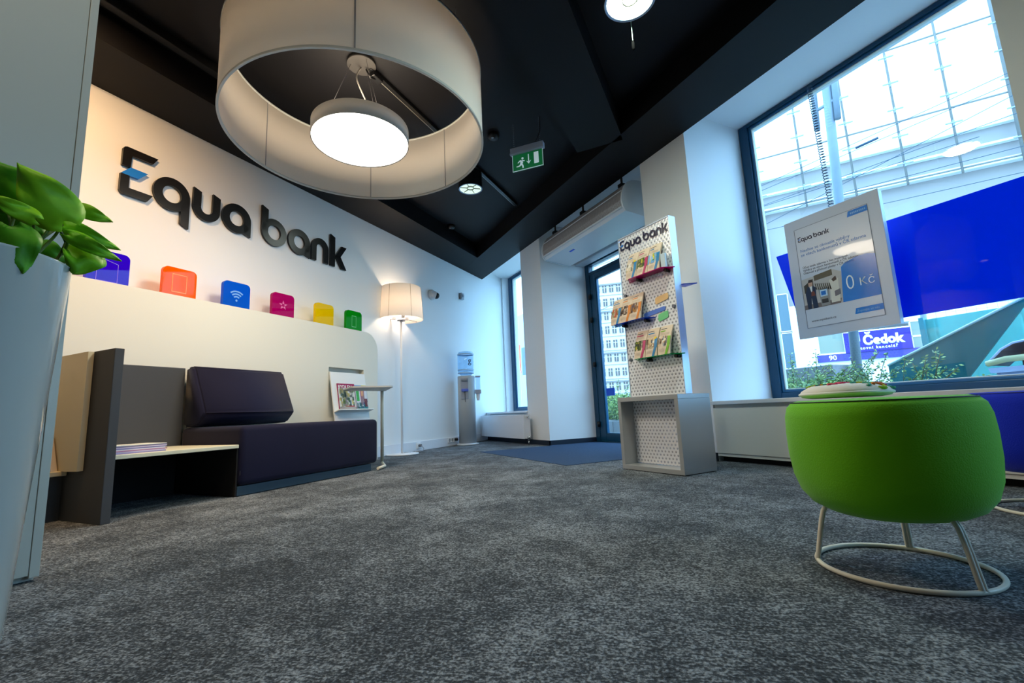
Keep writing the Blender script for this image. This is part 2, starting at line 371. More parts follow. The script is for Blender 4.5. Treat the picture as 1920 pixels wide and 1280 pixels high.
# note: on this wall the viewer's left is the larger s, so u1 is the left edge
garden=[(120,150,90),(190,200,190),(90,120,130),(170,150,190),(210,200,120),(60,90,70),(200,190,210)]
print_mag('magazine','magenta magazine with BYDLEN title and a garden cover photo',3.335,3.565,.535,.80,.013,mat('mag_magenta',(150,20,80),.35),
    [(0.02,.98,.02,.82,(200,205,200))]+photo_patches(.03,.97,.12,.82,60,garden)+[(.02,.98,.02,.13,(225,215,215)),(.35,.9,.11,.16,(200,30,60))],'BYDLEN')
print_mag('magazine','blue-headed celebrity magazine with pink figure beside the magenta magazine',3.165,3.33,.535,.79,.013,mat('mag_blue',(120,160,210),.35),
    [(0.02,.98,.84,.98,(120,165,215)),(.55,.98,.86,1.0,(225,215,60)),(.0,.98,.02,.82,(205,210,220)),(.05,.3,.35,.8,(60,170,80)),(.4,.75,.2,.82,(200,100,140)),(.48,.68,.55,.78,(235,180,140)),(.7,.98,.12,.45,(110,50,60))]+photo_patches(0,1,.02,.3,16,[(40,130,140),(230,230,230),(70,90,150)])+[(0,.98,.02,.12,(60,150,160))])
# acrylic tabs
tabs=[('violet','violet',5.335,5.563,(70,10,240)),('orange','orange',4.905,5.134,(255,132,0)),('blue','bright blue',4.474,4.700,(10,120,240)),('magenta','magenta',4.038,4.264,(205,0,130)),('yellow','yellow',3.566,3.792,(250,225,0)),('green','green',3.167,3.393,(10,180,30))]
icons={'violet':'translucent violet acrylic tab with etched house outline, farthest left on the ledge','orange':'translucent orange acrylic tab with etched tablet outline on the ledge','blue':'translucent bright blue acrylic tab with wireless signal symbol on the ledge','magenta':'translucent magenta acrylic tab with faint star-like symbol on the ledge','yellow':'translucent plain yellow acrylic tab standing on the ledge','green':'small translucent green acrylic tab with etched phone, nearest the floor lamp'}
for key,nm,s0,s1,col in tabs:
    r=thing('acrylic_tab',icons[key],'display tab',WA((s0+s1)/2,.17,1.385),TH,'coloured acrylic tabs on the wall unit ledge')
    z0=1.385;z1=1.592;R=.035
    pl=[(s0,z0),(s1,z0)]+[(s1-R+R*math.cos(a),z1-R+R*math.sin(a)) for a in [PI/2*i/8 for i in range(9)]]+[(s0+R-R*math.sin(a),z1-R+R*math.cos(a)) for a in [PI/2*i/8 for i in range(9)]]
    b=MB(FA); b.ext(pl,lambda u,v,w:(u,w,v),.155,.185); b.build('plate',acrylic('acrylic_'+key,col,.75),r)
    fi=lambda u,v,w:(s1-.11-u+(0),.1855+w,z0+.1+v)
    ic=mat('etch_'+key,tuple(min(255,int(c*.55+110)) for c in col),.4)
    b=MB(FA); P=[]
    def ring(ps,t):  # outline of a closed polyline
        n=len(ps); cx=sum(p[0] for p in ps)/n; cy=sum(p[1] for p in ps)/n
        for i in range(n):
            p,q=ps[i],ps[(i+1)%n]; k=lambda p:(cx+(p[0]-cx)*(1-t),cy+(p[1]-cy)*(1-t)); P.append([p,q,k(q),k(p)])
    if key=='violet': ring([(-.06,-.098),(.055,-.098),(.055,.03),(0,.045),(-.06,.06)],.05)
    if key=='orange': ring([(-.05,-.075),(.05,-.075),(.05,.06),(-.05,.06)],.08)
    if key=='green': ring([(-.032,-.07),(.032,-.07),(.032,.055),(-.032,.055)],.12)
    if key=='magenta':
        for k in range(5):
            a=PI/2+k*2*PI/5; P.append([(.045*math.cos(a)-.0,.045*math.sin(a)),(.02*math.cos(a+.5),.02*math.sin(a+.5)),(.012*math.cos(a),.012*math.sin(a)),(.02*math.cos(a-.5),.02*math.sin(a-.5))])
    if key=='blue':
        for R_ in (.03,.052,.074): P+= [ [(x,y-.045) for x,y in q] for q in arcp(0,0,R_+.008,R_-.004,48,132,10)]
        P+=[[(x,y-.045) for x,y in q] for q in arcp(0,0,.009,.0005,0,360,12)]
    for p in P: b.ext(p,fi,0,.0012)
    if P: b.build('etched_symbol',ic,r)
    else: b.bm.free()
# ================================================================== sofa group
sofa_fab=mat('sofa_fabric_navy',(20,21,48),.8,sheen=.08,spec=.2,bump=(500,.15),vary=(3,.08))
sofa_grey=mat('sofa_panel_grey',(68,70,74),.75,bump=(400,.1))
sofa_dark=mat('sofa_side_black',(16,15,18),.85)
r=thing('modular_sofa','dark navy modular sofa with grey end panel and built-in shelf against the wall unit','sofa',WA(4.7,.6,0),TH)
b=MB(FA); b.box(3.735,5.0,.27,.915,.065,.437,bev=.035,seg=4)
for f in b.bm.faces: f.smooth=True
b.build('seat',sofa_fab,r)
b=MB(FA); b.box(3.80,5.0,.30,.892,.003,.062,bev=.004); b.build('plinth',mat('plinth_slate',(42,66,84),.5),r)
b=MB(FA)
prof=[(.262,.855),(.315,.868),(.36,.860),(.50,.545),(.502,.520),(.425,.446),(.262,.440)]
b.prism([(4.262,y,z) for y,z in prof],[(4.985,y,z) for y,z in prof])
bmesh.ops.bevel(b.bm,geom=b.bm.edges[:],offset=.016,segments=3,affect='EDGES'); 
for f in b.bm.faces: f.smooth=True
b.build('back_cushion',sofa_fab,r)
b=MB(FA); b.box(4.985,5.674,.205,.26,.0,.856,bev=.004); b.build('back_panel',sofa_grey,r)
b=MB(FA); b.box(5.674,5.716,.205,.945,0,.856,bev=.003); b.build('end_panel',sofa_grey,r)
b=MB(FA); b.box(5.005,5.673,.262,.90,.298,.320,bev=.003); b.build('shelf',mat('shelf_cream',(226,222,196),.4),r)
b=MB(FA); b.box(5.002,5.012,.27,.89,.004,.296); b.build('side_lining',sofa_dark,r)
b=MB(FA); b.box(5.02,5.672,.262,.275,.004,.296); b.build('back_lining',sofa_dark,r)
b=MB(FA); b.box(4.985,4.992,.896,.902,.13,.155); b.build('care_tag',mat('tag_grey',(150,150,150),.6),r)
# cream bench on the other side of the end panel
cb=mat('bench_cream',(214,200,166),.5)
r=thing('bench_seat','cream upholstered bench end with grey pedestal, seen behind the white planter','bench',WA(5.90,.5,0),TH)
b=MB(FA); b.prism([(5.72,.755,.25),(5.72,.40,.245),(5.72,.30,.85),(5.72,.757,.853)],[(5.745,.755,.25),(5.745,.40,.245),(5.745,.30,.85),(5.745,.757,.853)]); b.build('backrest',cb,r)
b=MB(FA); b.box(5.72,5.79,.26,.60,.225,.25,bev=.004); b.build('seat',cb,r)
b=MB(FA); b.prism([(5.75,.575,.248),(5.75,.30,.248),(5.75,.30,.42),(5.75,.50,.42)],[(5.775,.575,.248),(5.775,.30,.248),(5.775,.30,.42),(5.775,.50,.42)]); b.build('side_bracket',mat('bench_bracket',(196,184,168),.5),r)
b=MB(FA); b.box(5.718,5.77,.26,.55,.0,.225); b.build('pedestal',sofa_grey,r)
# magazine stack on the shelf
cols=[(150,140,200),(200,195,225),(175,120,160),(225,222,235),(130,125,180),(215,205,230),(120,110,150),(235,235,225)]
z=.3205; 
pos=['bottom magazine of the pile on the sofa shelf','second magazine from the bottom of the pile on the sofa shelf','third magazine from the bottom of the pile on the sofa shelf','fourth magazine from the bottom of the pile on the sofa shelf','fourth magazine from the top of the pile on the sofa shelf','third magazine from the top of the pile on the sofa shelf','second magazine from the top of the pile on the sofa shelf','pale top magazine of the pile on the sofa shelf']
for i in range(8):
    t=.0055 if i<7 else .004
    dx=rr.uniform(-.006,.006); a=rr.uniform(-.02,.02)
    b=MB(FA); M=Matrix.Translation((5.53+dx,.74,0))@Matrix.Rotation(a,4,'Z')
    b.box(-.135,.135,-.10,.105,z,z+t,M=M)
    ang=None
    tag(b.build('magazine',mat('magpile_%d'%i,cols[i],.5)),pos[i],'magazine','pile of magazines on the sofa shelf'); z+=t+.0002
# small side table with C-shaped stand
r=thing('side_table','slim white C-shaped side table hooked over the right end of the sofa','side table',WA(3.40,.66,0),TH)
zt=.706
def rounded(pts,r,n=5):
    out=[]; m=len(pts)
    for i in range(m):
        p=Vector(pts[i]); a=(Vector(pts[i-1])-p).normalized(); c=(Vector(pts[(i+1)%m])-p).normalized()
        A=p+a*r; B=p+c*r
        for k in range(n+1):
            t=k/n; out.append(tuple(A*(1-t)**2+p*2*t*(1-t)+B*t*t))
    return out
pl=rounded([(3.80,.55),(4.045,.89),(3.79,1.13),(3.345,.66)],.05)
b=MB(FA); b.ext(pl,lambda u,v,w:(u,v,w),zt,zt+.012); b.build('table_top',mat('side_table_grey',(196,198,200),.4),r)
b=MB(FA); b.cyl((3.405,.672,.03),.016,.674,16); b.build('pole',metal_white,r)
b=MB(FA); b.tube([(3.405,.672,.022),(3.405,.672,.03),(3.42,.69,.022),(3.60,.87,.018),(3.76,.93,.018)],.013); b.build('foot',metal_white,r)
# ================================================================== floor lamp
lx,ly=1.628,-1.794
r=thing('floor_lamp','lit white floor lamp with pleated drum shade and round base by the wall','floor lamp',(lx,ly,0))
b=MB(); b.lathe([(0,0),(.195,0),(.2,.004),(.195,.010),(.03,.016),(0,.016)],(lx,ly,.002),48,cap=False); b.build('base',mat('lamp_white',(232,234,238),.35),r)
b=MB(); b.cyl((lx,ly,.015),.013,1.66,16); b.build('pole',mat('lamp_white',(232,234,238),.35),r)
b=MB(); n=64; prof=[(.272,1.645),(.258,1.85),(.243,2.055)]
b.lathe([(.272,1.645),(.258,1.85),(.243,2.055),(.240,2.055),(.255,1.85),(.269,1.645),(.272,1.645)],(lx,ly,0),64,cap=False)
sh=b.build('lamp_shade',fabric_translucent('lamp_shade_fabric',(255,248,240),.5),r)
for k in range(6):
    b=MB(); a=2*PI*k/6+.25; ca,sa=math.cos(a),math.sin(a)
    b.tube([(lx+.2735*ca,ly+.2735*sa,1.645),(lx+.2595*ca,ly+.2595*sa,1.85),(lx+.2445*ca,ly+.2445*sa,2.055)],.0022,6)
    b.build('seam',mat('seam_cream',(205,190,172),.7),sh)
b=MB(); b.cyl((lx,ly,1.63),.05,.012,24)
for k in range(3):
    a=2*PI*k/3; b.tube([(lx,ly,1.66),(lx+.268*math.cos(a),ly+.268*math.sin(a),1.66)],.004,6)
    b.box(lx+.09*math.cos(a)-.02,lx+.09*math.cos(a)+.02,ly+.09*math.sin(a)-.02,ly+.09*math.sin(a)+.02,1.655,1.685)
b.build('shade_holder',mat('lamp_fitting',(150,152,160),.4,metal=.6),r)
b=MB(); b.ball((lx,ly,1.78),.045); b.cyl((lx,ly,1.67),.02,.07,16); b.build('bulb',emis('bulb_warm',(255,232,205),40),r)
# ================================================================== wall bits
def wallthing(name,label,cat,s,z): return thing(name,label,cat,WA(s,0,z),TH)
r=wallthing('security_camera','white dome security camera with black lens on wall beside the floor lamp','security camera',1.58,2.165)
b=MB(FA@Matrix.Translation((1.58,0,2.165))@Matrix.Rotation(-PI/2,4,'X')); b.lathe([(.075,.002),(.075,.03),(.062,.045)],(0,0,0),32); b.build('housing',mat('camera_white',(205,208,214),.4),r)
b=MB(FA@Matrix.Translation((1.555,.075,2.15))); b.ball((0,0,0),.048,24); b.build('dome_lens',darkblk,r)
b=MB(FA@Matrix.Translation((1.58,.05,2.16))); b.ball((0,0,0),.058,24); b.build('dome',mat('camera_white',(205,208,214),.4),r)
r=wallthing('motion_sensor','small grey motion sensor box on the wall above the water cooler','sensor',.76,2.31)
b=MB(FA); b.box(.72,.80,.004,.05,2.26,2.37,bev=.008); b.build('housing',mat('sensor_grey',(160,165,175),.45),r)
b=MB(FA); b.box(.735,.785,.05,.058,2.30,2.345,bev=.003); b.build('lens',mat('sensor_lens',(120,125,140),.3),r)
r=wallthing('power_socket','single white socket with plugged lamp cable beside the lamp base','socket',1.95,.03)
b=MB(FA); b.box(1.91,1.99,.0185,.03,.03,.105,bev=.004); b.build('faceplate',mat('socket_white',(236,238,242),.35),r)
b=MB(FA@Matrix.Translation((1.945,.03,.068))@Matrix.Rotation(-PI/2,4,'X')); b.cyl((0,0,0),.018,.035,16); b.build('plug',mat('plug_grey',(110,115,125),.4),r)
r=wallthing('socket_strip','triple white wall socket strip with black plug left of the water cooler','socket',1.15,.06)
b=MB(FA); b.box(1.03,1.25,.0185,.03,.045,.118,bev=.004); b.build('faceplate',mat('socket_white',(236,238,242),.35),r)
for s_ in (1.065,1.14,1.215):
    b=MB(FA@Matrix.Translation((s_,.0302,.082))@Matrix.Rotation(-PI/2,4,'X')); b.lathe([(.024,0),(.024,.0015),(.018,.0015),(.018,.0005),(0,.0005)],(0,0,0),20,cap=False); b.build('socket_ring',mat('socket_grey',(170,176,186),.4),r)
b=MB(FA@Matrix.Translation((1.065,.032,.082))@Matrix.Rotation(-PI/2,4,'X')); b.cyl((0,0,0),.02,.04,16); b.build('plug',darkblk,r)
b=MB(); pts=[FA@Vector(p) for p in [(1.945,.066,.068),(1.94,.10,.03),(2.0,.13,.008),(2.10,.16,.008),(2.18,.11,.008),(2.10,.07,.008),(2.22,.10,.008),(2.30,.16,.012),(2.40,.15,.016)]]
b.tube(pts,.006); tag(b.build('lamp_cable',mat('cable_grey',(150,158,172),.5)),'grey looped lamp cable lying on the carpet by the skirting','cable')
# ================================================================== water cooler
cx,cy=.765,-.635
A=math.atan2(-3.044-cy,7.274-cx)
FC=Matrix.Translation((cx,cy,0))@Matrix.Rotation(A+PI/2,4,'Z')     # local -y faces the room
r=thing('water_cooler','slim white column water cooler with clear bottle on top, in the corner','water cooler',(cx,cy,0),A+PI/2)
cw=mat('cooler_white',(214,222,232),.3); cg=mat('cooler_grey',(176,184,190),.35)
b=MB(FC); b.lathe([(.165,.0),(.165,.012),(.13,.022)],(0,0,.001),40); b.build('base',cw,r)
b=MB(FC); b.lathe([(.128,.02),(.128,1.0),(.122,1.01)],(0,0,0),48); b.build('column',cg,r)
b=MB(FC); b.box(-.085,.03,-.134,-.10,.66,.975,bev=.01); b.build('dispenser_recess',mat('cooler_recess',(150,158,172),.4),r)
b=MB(FC); b.box(-.075,.025,-.155,-.12,.925,.955,bev=.006); b.build('tap',mat('cooler_tap',(120,130,145),.35),r)
b=MB(FC); b.box(-.075,.03,-.165,-.13,.775,.815,bev=.012); b.box(-.055,-.035,-.172,-.15,.77,.80,bev=.004); b.build('tap_lever',mat('cooler_blue',(86,110,205),.35),r)
b=MB(FC); b.tube([(-.022,-.142,.77),(-.022,-.142,.62)],.004,6); b.build('drain_tube',darkblk,r)
b=MB(FC); b.lathe([(.0,1.015),(.07,1.015),(.118,1.055),(.122,1.10),(.118,1.11),(.122,1.13),(.122,1.33),(.105,1.372),(.07,1.38),(0,1.382)],(0,0,0),40,cap=False); 
bt=b.build('bottle',glass('bottle_clear',(215,232,246)),r)
for pr_ in ([(.1235,1.095),(.1245,1.10),(.1235,1.105)],[(.1225,1.325),(.1245,1.335),(.121,1.345)],[(.119,1.045),(.1205,1.052),(.119,1.06)]):
    b=MB(FC); b.lathe(pr_,(0,0,0),40,cap=False); b.build('bottle_ridge',mat('bottle_ridge',(170,196,222),.2),r)
def onb(u,v,w): 
    t=u/.124; return FC@Vector(((.1255+w)*math.sin(t),-(.1255+w)*math.cos(t),v))
text('bottle_print','g',mat('print_dark',(50,64,84),.5),r,lambda x,y,z:onb(x+.035,y*1+1.19,z),.13,bold=.01)
b=MB(FC); b.box(.135,.215,-.04,.04,.985,1.008,bev=.006); b.build('cup_holder_cap',mat('cup_holder',(168,176,196),.35),r)
b=MB(FC); b.box(.13,.22,-.045,.045,.74,.80,bev=.008); b.build('cup_holder',mat('cup_holder',(168,176,196),.35),r)
b=MB(FC); b.lathe([(.036,.80),(.036,.985)],(.175,0,0),24,cap=False); b.build('cup_tube',glass('cup_tube_clear',(226,234,246)),r)
b=MB(FC)
for k in range(4): b.lathe([(.022-.001*k,.70-.02*k),(.034-.001*k,.745-.02*k)],(.175,0,0),20,cap=False)
b.build('paper_cup',mat('cup_white',(236,240,246),.5),r)
# radiator under the narrow window
r=thing('radiator','white panel radiator with chrome valves below the narrow window','radiator',(.92,-.12,.07))
rw=mat('radiator_white',(228,232,240),.3)
x0,x1,ya,yb=.155,1.69,-.17,-.07
b=MB(); b.box(x0,x1,ya,ya+.012,.078,.405,bev=.004); b.box(x0+.01,x1-.01,yb-.012,yb,.085,.40,bev=.003); b.build('panel',rw,r)
b=MB(); b.box(x1-.004,x1,ya+.008,yb,.085,.40); b.build('side_cover',rw,r)
b=MB()
for i in range(70): b.box(x0+.02+i*.0212,x0+.024+i*.0212,ya+.014,yb-.012,.392,.40)
b.build('top_grille',rw,r)
b=MB(); b.cyl((x1+.03,-.12,.05),.014,.06,12); b.box(x1,x1+.05,-.132,-.108,.085,.109); b.ball((x1+.045,-.12,.098),.022); b.cyl((x1+.03,-.12,.0),.008,.06,10); b.build('valve',chrome,r)
b=MB(); b.box(x1,x1+.03,-.13,-.11,.365,.385); b.ball((x1+.03,-.12,.375),.016); b.build('air_valve',chrome,r)
for xx in (x0+.2,x1-.25):
    b=MB(); b.box(xx,xx+.04,yb,-.002,.12,.37); b.build('bracket',rw,r)
# air curtain over the door
r=thing('air_curtain','white quarter-round air curtain unit with grille mounted above the glass door','air curtain',(3.12,.12,2.35))
ac=mat('curtain_white',(206,214,222),.3)
prof=[(-.075,2.375),(-.105,2.42),(-.115,2.48),(-.105,2.55),(-.075,2.62),(-.03,2.675),(.03,2.705),(.10,2.715)]
full=prof+[(.30,2.715),(.34,2.40),(.30,2.335)]
b=MB(); b.prism([(2.345,y,z) for y,z in full],[(3.925,y,z) for y,z in full]); b.build('housing',ac,r)
for xa,xb in ((2.328,2.345),(3.925,3.942)):
    b=MB(); big=[(.1+(y-.1)*1.04,2.5+(z-2.5)*1.04) for y,z in full]; b.prism([(xa,y,z) for y,z in big],[(xb,y,z) for y,z in big]); b.build('end_cap',ac,r)
gr=mat('grille_grey',(172,166,170),.45,metal=.2)
b=MB(); n=0
pp=prof[1:]
def along(t):
    L=[0]; 
    for a,c in zip(pp,pp[1:]): L.append(L[-1]+math.hypot(c[0]-a[0],c[1]-a[1]))
    d=t*L[-1]
    for i in range(len(pp)-1):
        if d<=L[i+1]+1e-9:
            k=(d-L[i])/(L[i+1]-L[i]); return (pp[i][0]+(pp[i+1][0]-pp[i][0])*k,pp[i][1]+(pp[i+1][1]-pp[i][1])*k)
for i in range(108):
    x=2.36+i*.01445; pts=[along(t/6) for t in range(7)]
    b.prism([(x,y-.0005,z) for y,z in pts]+[(x,y+.01,z+.002) for y,z in pts[::-1]],[(x+.0065,y-.0005,z) for y,z in pts]+[(x+.0065,y+.01,z+.002) for y,z in pts[::-1]])
gm=b.build('grille',gr,r)
gm.location.y-=.006; 
b=MB(); y,z=along(.42); b.box(2.35,3.92,y-.012,y,z-.004,z+.004); y,z=along(0); b.box(2.35,3.92,y-.008,y+.01,z-.012,z+.006); b.build('grille_rail',ac,r)
b=MB(); b.box(2.75,2.85,.02,.075,2.362,2.366); 
b.build('sticker',mat('sticker_blue',(0,80,220),.4),r); 
b=MB(); b.box(2.08,4.09,.55,.70,2.44,2.52,bev=.01); tag(b.build('blind_cassette',mat('cassette_white',(190,196,204),.4)),'slim grey-white blind cassette fixed above the glass door head','blind cassette')
for x in (2.47,3.10,3.80):
    b=MB(); b.tube([(x,.02,2.70),(x,.02,2.99)],.012,8); b.box(x-.03,x+.03,-.01,.05,2.70,2.735); b.build('hanger',darkblk,r)
# ================================================================== ceiling fittings
# big ring pendant and disc lamp share one centre
px_,py_=4.165,-2.629
def shade_fabric(name,rgb,tr,wb):
    return fabric_translucent(name,rgb,tr)
r=thing('drum_pendant','huge white fabric drum pendant shade hanging near the logo wall','pendant lamp',(px_,py_,2.364))
R=.858;H=.55
b=MB(); b.lathe([(R,2.372),(R,2.364+H),(R-.006,2.364+H),(R-.006,2.372),(R,2.372)],(px_,py_,0),128,cap=False); sh=b.build('shade',fabric_translucent('pendant_fabric',(250,244,236),.42),r)
for z in (2.364,2.364+H-.008):
    b=MB(); b.lathe([(R+.004,z),(R+.004,z+.014),(R-.010,z+.014),(R-.010,z),(R+.004,z)],(px_,py_,0),128,cap=False); b.build('rim',mat('rim_grey',(196,200,198),.35),r)
av=math.atan2(-3.044-py_,7.274-px_)
for a in (av-.04,av+2.2,av-2.2,av+PI-.1):
    b=MB(); b.box(-.004,.004,R-.001,R+.0015,2.376,2.364+H,M=Matrix.Translation((px_,py_,0))@Matrix.Rotation(a-PI/2,4,'Z')); b.box(-.003,.003,R-.0085,R-.006,2.376,2.364+H,M=Matrix.Translation((px_,py_,0))@Matrix.Rotation(a-PI/2,4,'Z')); b.build('seam',mat('seam_grey',(150,148,150),.6),sh)
for k in range(3):
    a=.6+2*PI*k/3; b=MB(); b.tube([(px_+(R-.01)*math.cos(a),py_+(R-.01)*math.sin(a),2.364+H-.005),(px_+(R-.01)*math.cos(a),py_+(R-.01)*math.sin(a),2.999)],.0015,5); b.build('suspension_cable',mat('wire_steel',(150,150,155),.3,metal=.8),r)
r=thing('disc_pendant','round white disc lamp glowing inside the big drum pendant','pendant lamp',(px_,py_,2.37))
rd=.329
b=MB(); b.lathe([(rd-.006,2.372),(rd,2.366),(rd,2.47),(rd-.004,2.474),(0,2.474)],(px_,py_,0),96,cap=False); b.build('housing',mat('disc_white',(226,222,216),.5),r)
b=MB(); b.lathe([(0,2.3715),(rd-.006,2.3715)],(px_,py_,0),96,cap=False); b.build('diffuser',emis('diffuser_glow',(255,244,228),9),r)
b=MB(); b.lathe([(0,2.4755),(rd-.02,2.4755)],(px_,py_,0),96,cap=False); b.build('uplight_diffuser',emis('uplight_glow',(255,236,208),4),r)
b=MB(); b.lathe([(.10,2.972),(.10,2.998)],(px_,py_,0),40); b.build('canopy',mat('canopy_grey',(30,28,27),.6),r)
for k in range(3):
    a=.3+2*PI*k/3; b=MB(); b.tube([(px_+.075*math.cos(a),py_+.075*math.sin(a),2.973),(px_+.26*math.cos(a),py_+.26*math.sin(a),2.473)],.0016,5); b.build('suspension_cable',mat('wire_steel',(150,150,155),.3,metal=.8),r)
b=MB(); pts=[]
for i in range(21):
    t=i/20; pts.append((px_-.02+.09*t+.03*math.sin(t*2*PI)*math.sin(PI*t),py_+.02*t-.04*math.sin(t*2*PI),2.973-.5*t))
b.tube(pts,.005,8); b.build('power_cord',mat('cord_white',(150,146,140),.6),r)
# track
b=MB(FA); b.box(2.03,4.62,1.583,1.617,2.965,2.999,bev=.003); b.build
r=thing('ceiling_track','long black ceiling track rail running past the drum pendant','track rail',WA(3.3,1.6,2.965),TH)
b.build('rail',mat('track_black',(10,10,12),.35),r)
b=MB(FA); b.box(2.04,4.55,1.578,1.5825,2.966,2.972); b.build('rail_edge',mat('track_edge',(150,150,140),.35,metal=.6),r)
b=MB(FA); b.box(4.50,4.60,1.575,1.625,2.93,2.965,bev=.006); b.tube([(4.56,1.6,2.93),(4.60,1.59,2.915),(4.64,1.585,2.96)],.006); b.build('track_adapter',mat('track_black',(10,10,12),.35),r)
b=MB(FA); b.box(5.0,6.0,.60,.66,2.93,2.998,bev=.004); tag(b.build('cable_duct',mat('track_black',(10,10,12),.35)),'short black cable duct on the ceiling beside the wall bulkhead','cable duct')
# downlights
def downlight(x,y,zb,r_,label,strength,col,group='round black downlights',ring=True):
    r=thing('downlight',label,'downlight',(x,y,zb),0,group)
    b=MB(); b.lathe([(r_,zb),(r_,2.998)],(x,y,0),40,cap=False); b.lathe([(0,2.998),(r_,2.998)],(x,y,0),40,cap=False); b.build('housing',mat('downlight_black',(12,12,14),.4),r)
    b=MB(); b.lathe([(r_*.99,zb-.001),(r_*.99,zb+.008),(r_*.90,zb+.008),(r_*.90,zb-.001),(r_*.99,zb-.001)],(x,y,0),40,cap=False); b.build('rim',mat('downlight_rim',(150,170,200),.3,metal=.4),r)
    b=MB(); b.lathe([(r_*.90,zb+.004),(r_*.55,zb+.05),(0,zb+.055)],(x,y,0),40,cap=False); b.build('reflector',emis('reflector_glow_%d'%int(strength*10),col,strength),r)
    b=MB()
    b.lathe([(r_*.30,zb+.006),(r_*.30,zb+.018),(r_*.27,zb+.018),(r_*.27,zb+.006),(r_*.30,zb+.006)],(x,y,0),24,cap=False)
    for k in range(6):
        a=2*PI*k/6+.3; b.box(r_*.29,r_*.90,-.0015,.0015,zb+.006,zb+.016,M=Matrix.Translation((x,y,0))@Matrix.Rotation(a,4,'Z'))
    b.build('louvre',mat('louvre_grey',(120,122,112),.4),r)
    return r
downlight(3.04,-1.367,2.79,.125,'black cylinder downlight with lit louvre just right of the drum pendant',1.1,(225,255,240))
downlight(5.50,-1.30,2.80,.150,'brightly glowing round downlight at the top edge above the room',24,(236,255,225))
b=MB(); b.tube([(5.36,-1.17,2.999),(5.36,-1.17,2.70)],.003,6); rd_=thing('ceiling_antenna','thin pale rod with black tip hanging beside the bright downlight','ceiling rod',(5.36,-1.17,2.6)); b.build('rod',mat('rod_pale',(170,200,190),.3),rd_)
b=MB(); b.lathe([(.004,2.70),(.009,2.69),(.009,2.645),(.004,2.635)],(5.36,-1.17,0),12); b.build('tip',mat('rod_tip_black',(4,4,5),.9,spec=.05),rd_)
def detector(x,y,label):
    r=thing('smoke_detector',label,'smoke detector',(x,y,2.95),0,'black smoke detectors')
    b=MB(); b.lathe([(.055,2.999),(.055,2.975),(.04,2.955),(0,2.95)],(x,y,0),28); b.build('housing',mat('detector_black',(10,10,12),.4),r)
    b=MB(); b.lathe([(.012,2.954),(.012,2.948)],(x+.02,y-.02,0),12); b.build('indicator',mat('indicator_grey',(120,120,120),.3),r)
detector(3.724,-1.393,'small black smoke detector on the ceiling left of the exit sign')
detector(1.60,-1.10,'small black smoke detector on the ceiling near the far corner')
# exit sign
ex0=Vector((3.92,-1.307)); ed=Vector((.7425,.6698)).normalized(); exw=.304
FE=Matrix.Translation((ex0.x,ex0.y,0))@Matrix.Rotation(math.atan2(ed.y,ed.x),4,'Z')
r=thing('exit_sign','green emergency exit sign with running figure, arrow and door hanging from ceiling','exit sign',(ex0.x+ed.x*exw/2,ex0.y+ed.y*exw/2,2.53),math.atan2(ed.y,ed.x))
b=MB(FE); b.box(-.012,exw-.008,-.025,.025,2.705,2.752,bev=.004); b.box(-.014,exw-.006,-.03,.012,2.690,2.706,bev=.003); b.build('housing',mat('exit_housing',(150,160,182),.4),r)
b=MB(FE); b.box(0,exw-.02,-.004,.004,2.534,2.69); b.build('sign_plate',mat('exit_green',(12,104,58),.35,emit=(12,104,58),es=.35),r)
b=MB(FE); f=lambda u,v,w:(u,-.0045-w,v)
b.ext([(0,2.534),(exw-.02,2.534),(exw-.02,2.539),(0,2.539)],f,0,.002); b.ext([(0,2.539),(.004,2.539),(.004,2.69),(0,2.69)],f,0,.002); b.ext([(exw-.024,2.539),(exw-.02,2.539),(exw-.02,2.69),(exw-.024,2.69)],f,0,.002)
b.build('sign_edge',mat('exit_edge',(205,220,235),.3,emit=(205,220,235),es=.3),r)
S=lambda ps:[(.03+x*.001,2.552+y*.001) for x,y in ps]
b=MB(FE)
man=[[(38,72),(50,78),(66,66),(70,50),(60,40),(50,44),(44,58)],                 # torso
 [(36,76),(50,78),(36,62),(22,54),(18,60),(28,66)],                             # rear arm
 [(60,74),(66,66),(82,62),(86,68),(74,72),(62,78)],                             # front arm
 [(44,52),(60,40),(46,26),(34,20),(8,20),(6,28),(30,30),(40,38)],               # rear leg
 [(50,46),(64,42),(72,26),(74,2),(62,2),(60,20),(48,36)]]                       # front leg
for p in man: b.ext(S(p),f,0,.002)
b.ext(S([(66+10*math.cos(a),92+10*math.sin(a)) for a in [2*PI*i/16 for i in range(16)]]),f,0,.002)
b.ext(S([(118,118),(126,118),(126,50),(118,50)]),f,0,.002); b.ext(S([(100,58),(122,28),(144,58),(122,48)]),f,0,.002)
b.ext(S([(172,122),(214,122),(214,18),(172,18)]),f,0,.002)
b.build('pictogram',mat('exit_white',(205,228,238),.4,emit=(205,228,238),es=.35),r)
for u in (.02,.262):
    b=MB(FE)
    for k in range(13): b.ball((u,0,2.76+k*.019),.0032,8)
    b.build('hanging_chain',mat('chain_steel',(190,195,205),.25,metal=.8),r)
b=MB(FE); b.tube([(.20,0,2.75),(.24,.0,2.80),(.268,0,2.86),(.27,0,2.999)],.004,6); b.build('power_cord',darkblk,r)
# ================================================================== white column at the left with groove
b=MB(FA); b.box(6.214,7.6,1.30,1.705,0,3.0)
b.build('wall_back',mat('column_white',(184,188,180),.35),kind='structure')
b=MB(FA); b.box(6.212,6.236,1.30,1.735,.012,2.999,bev=.001); b.box(6.2375,7.6,1.705,1.733,.02,2.999,bev=.001)
b.build('trim_6',mat('column_panel',(184,190,184),.3),kind='structure')
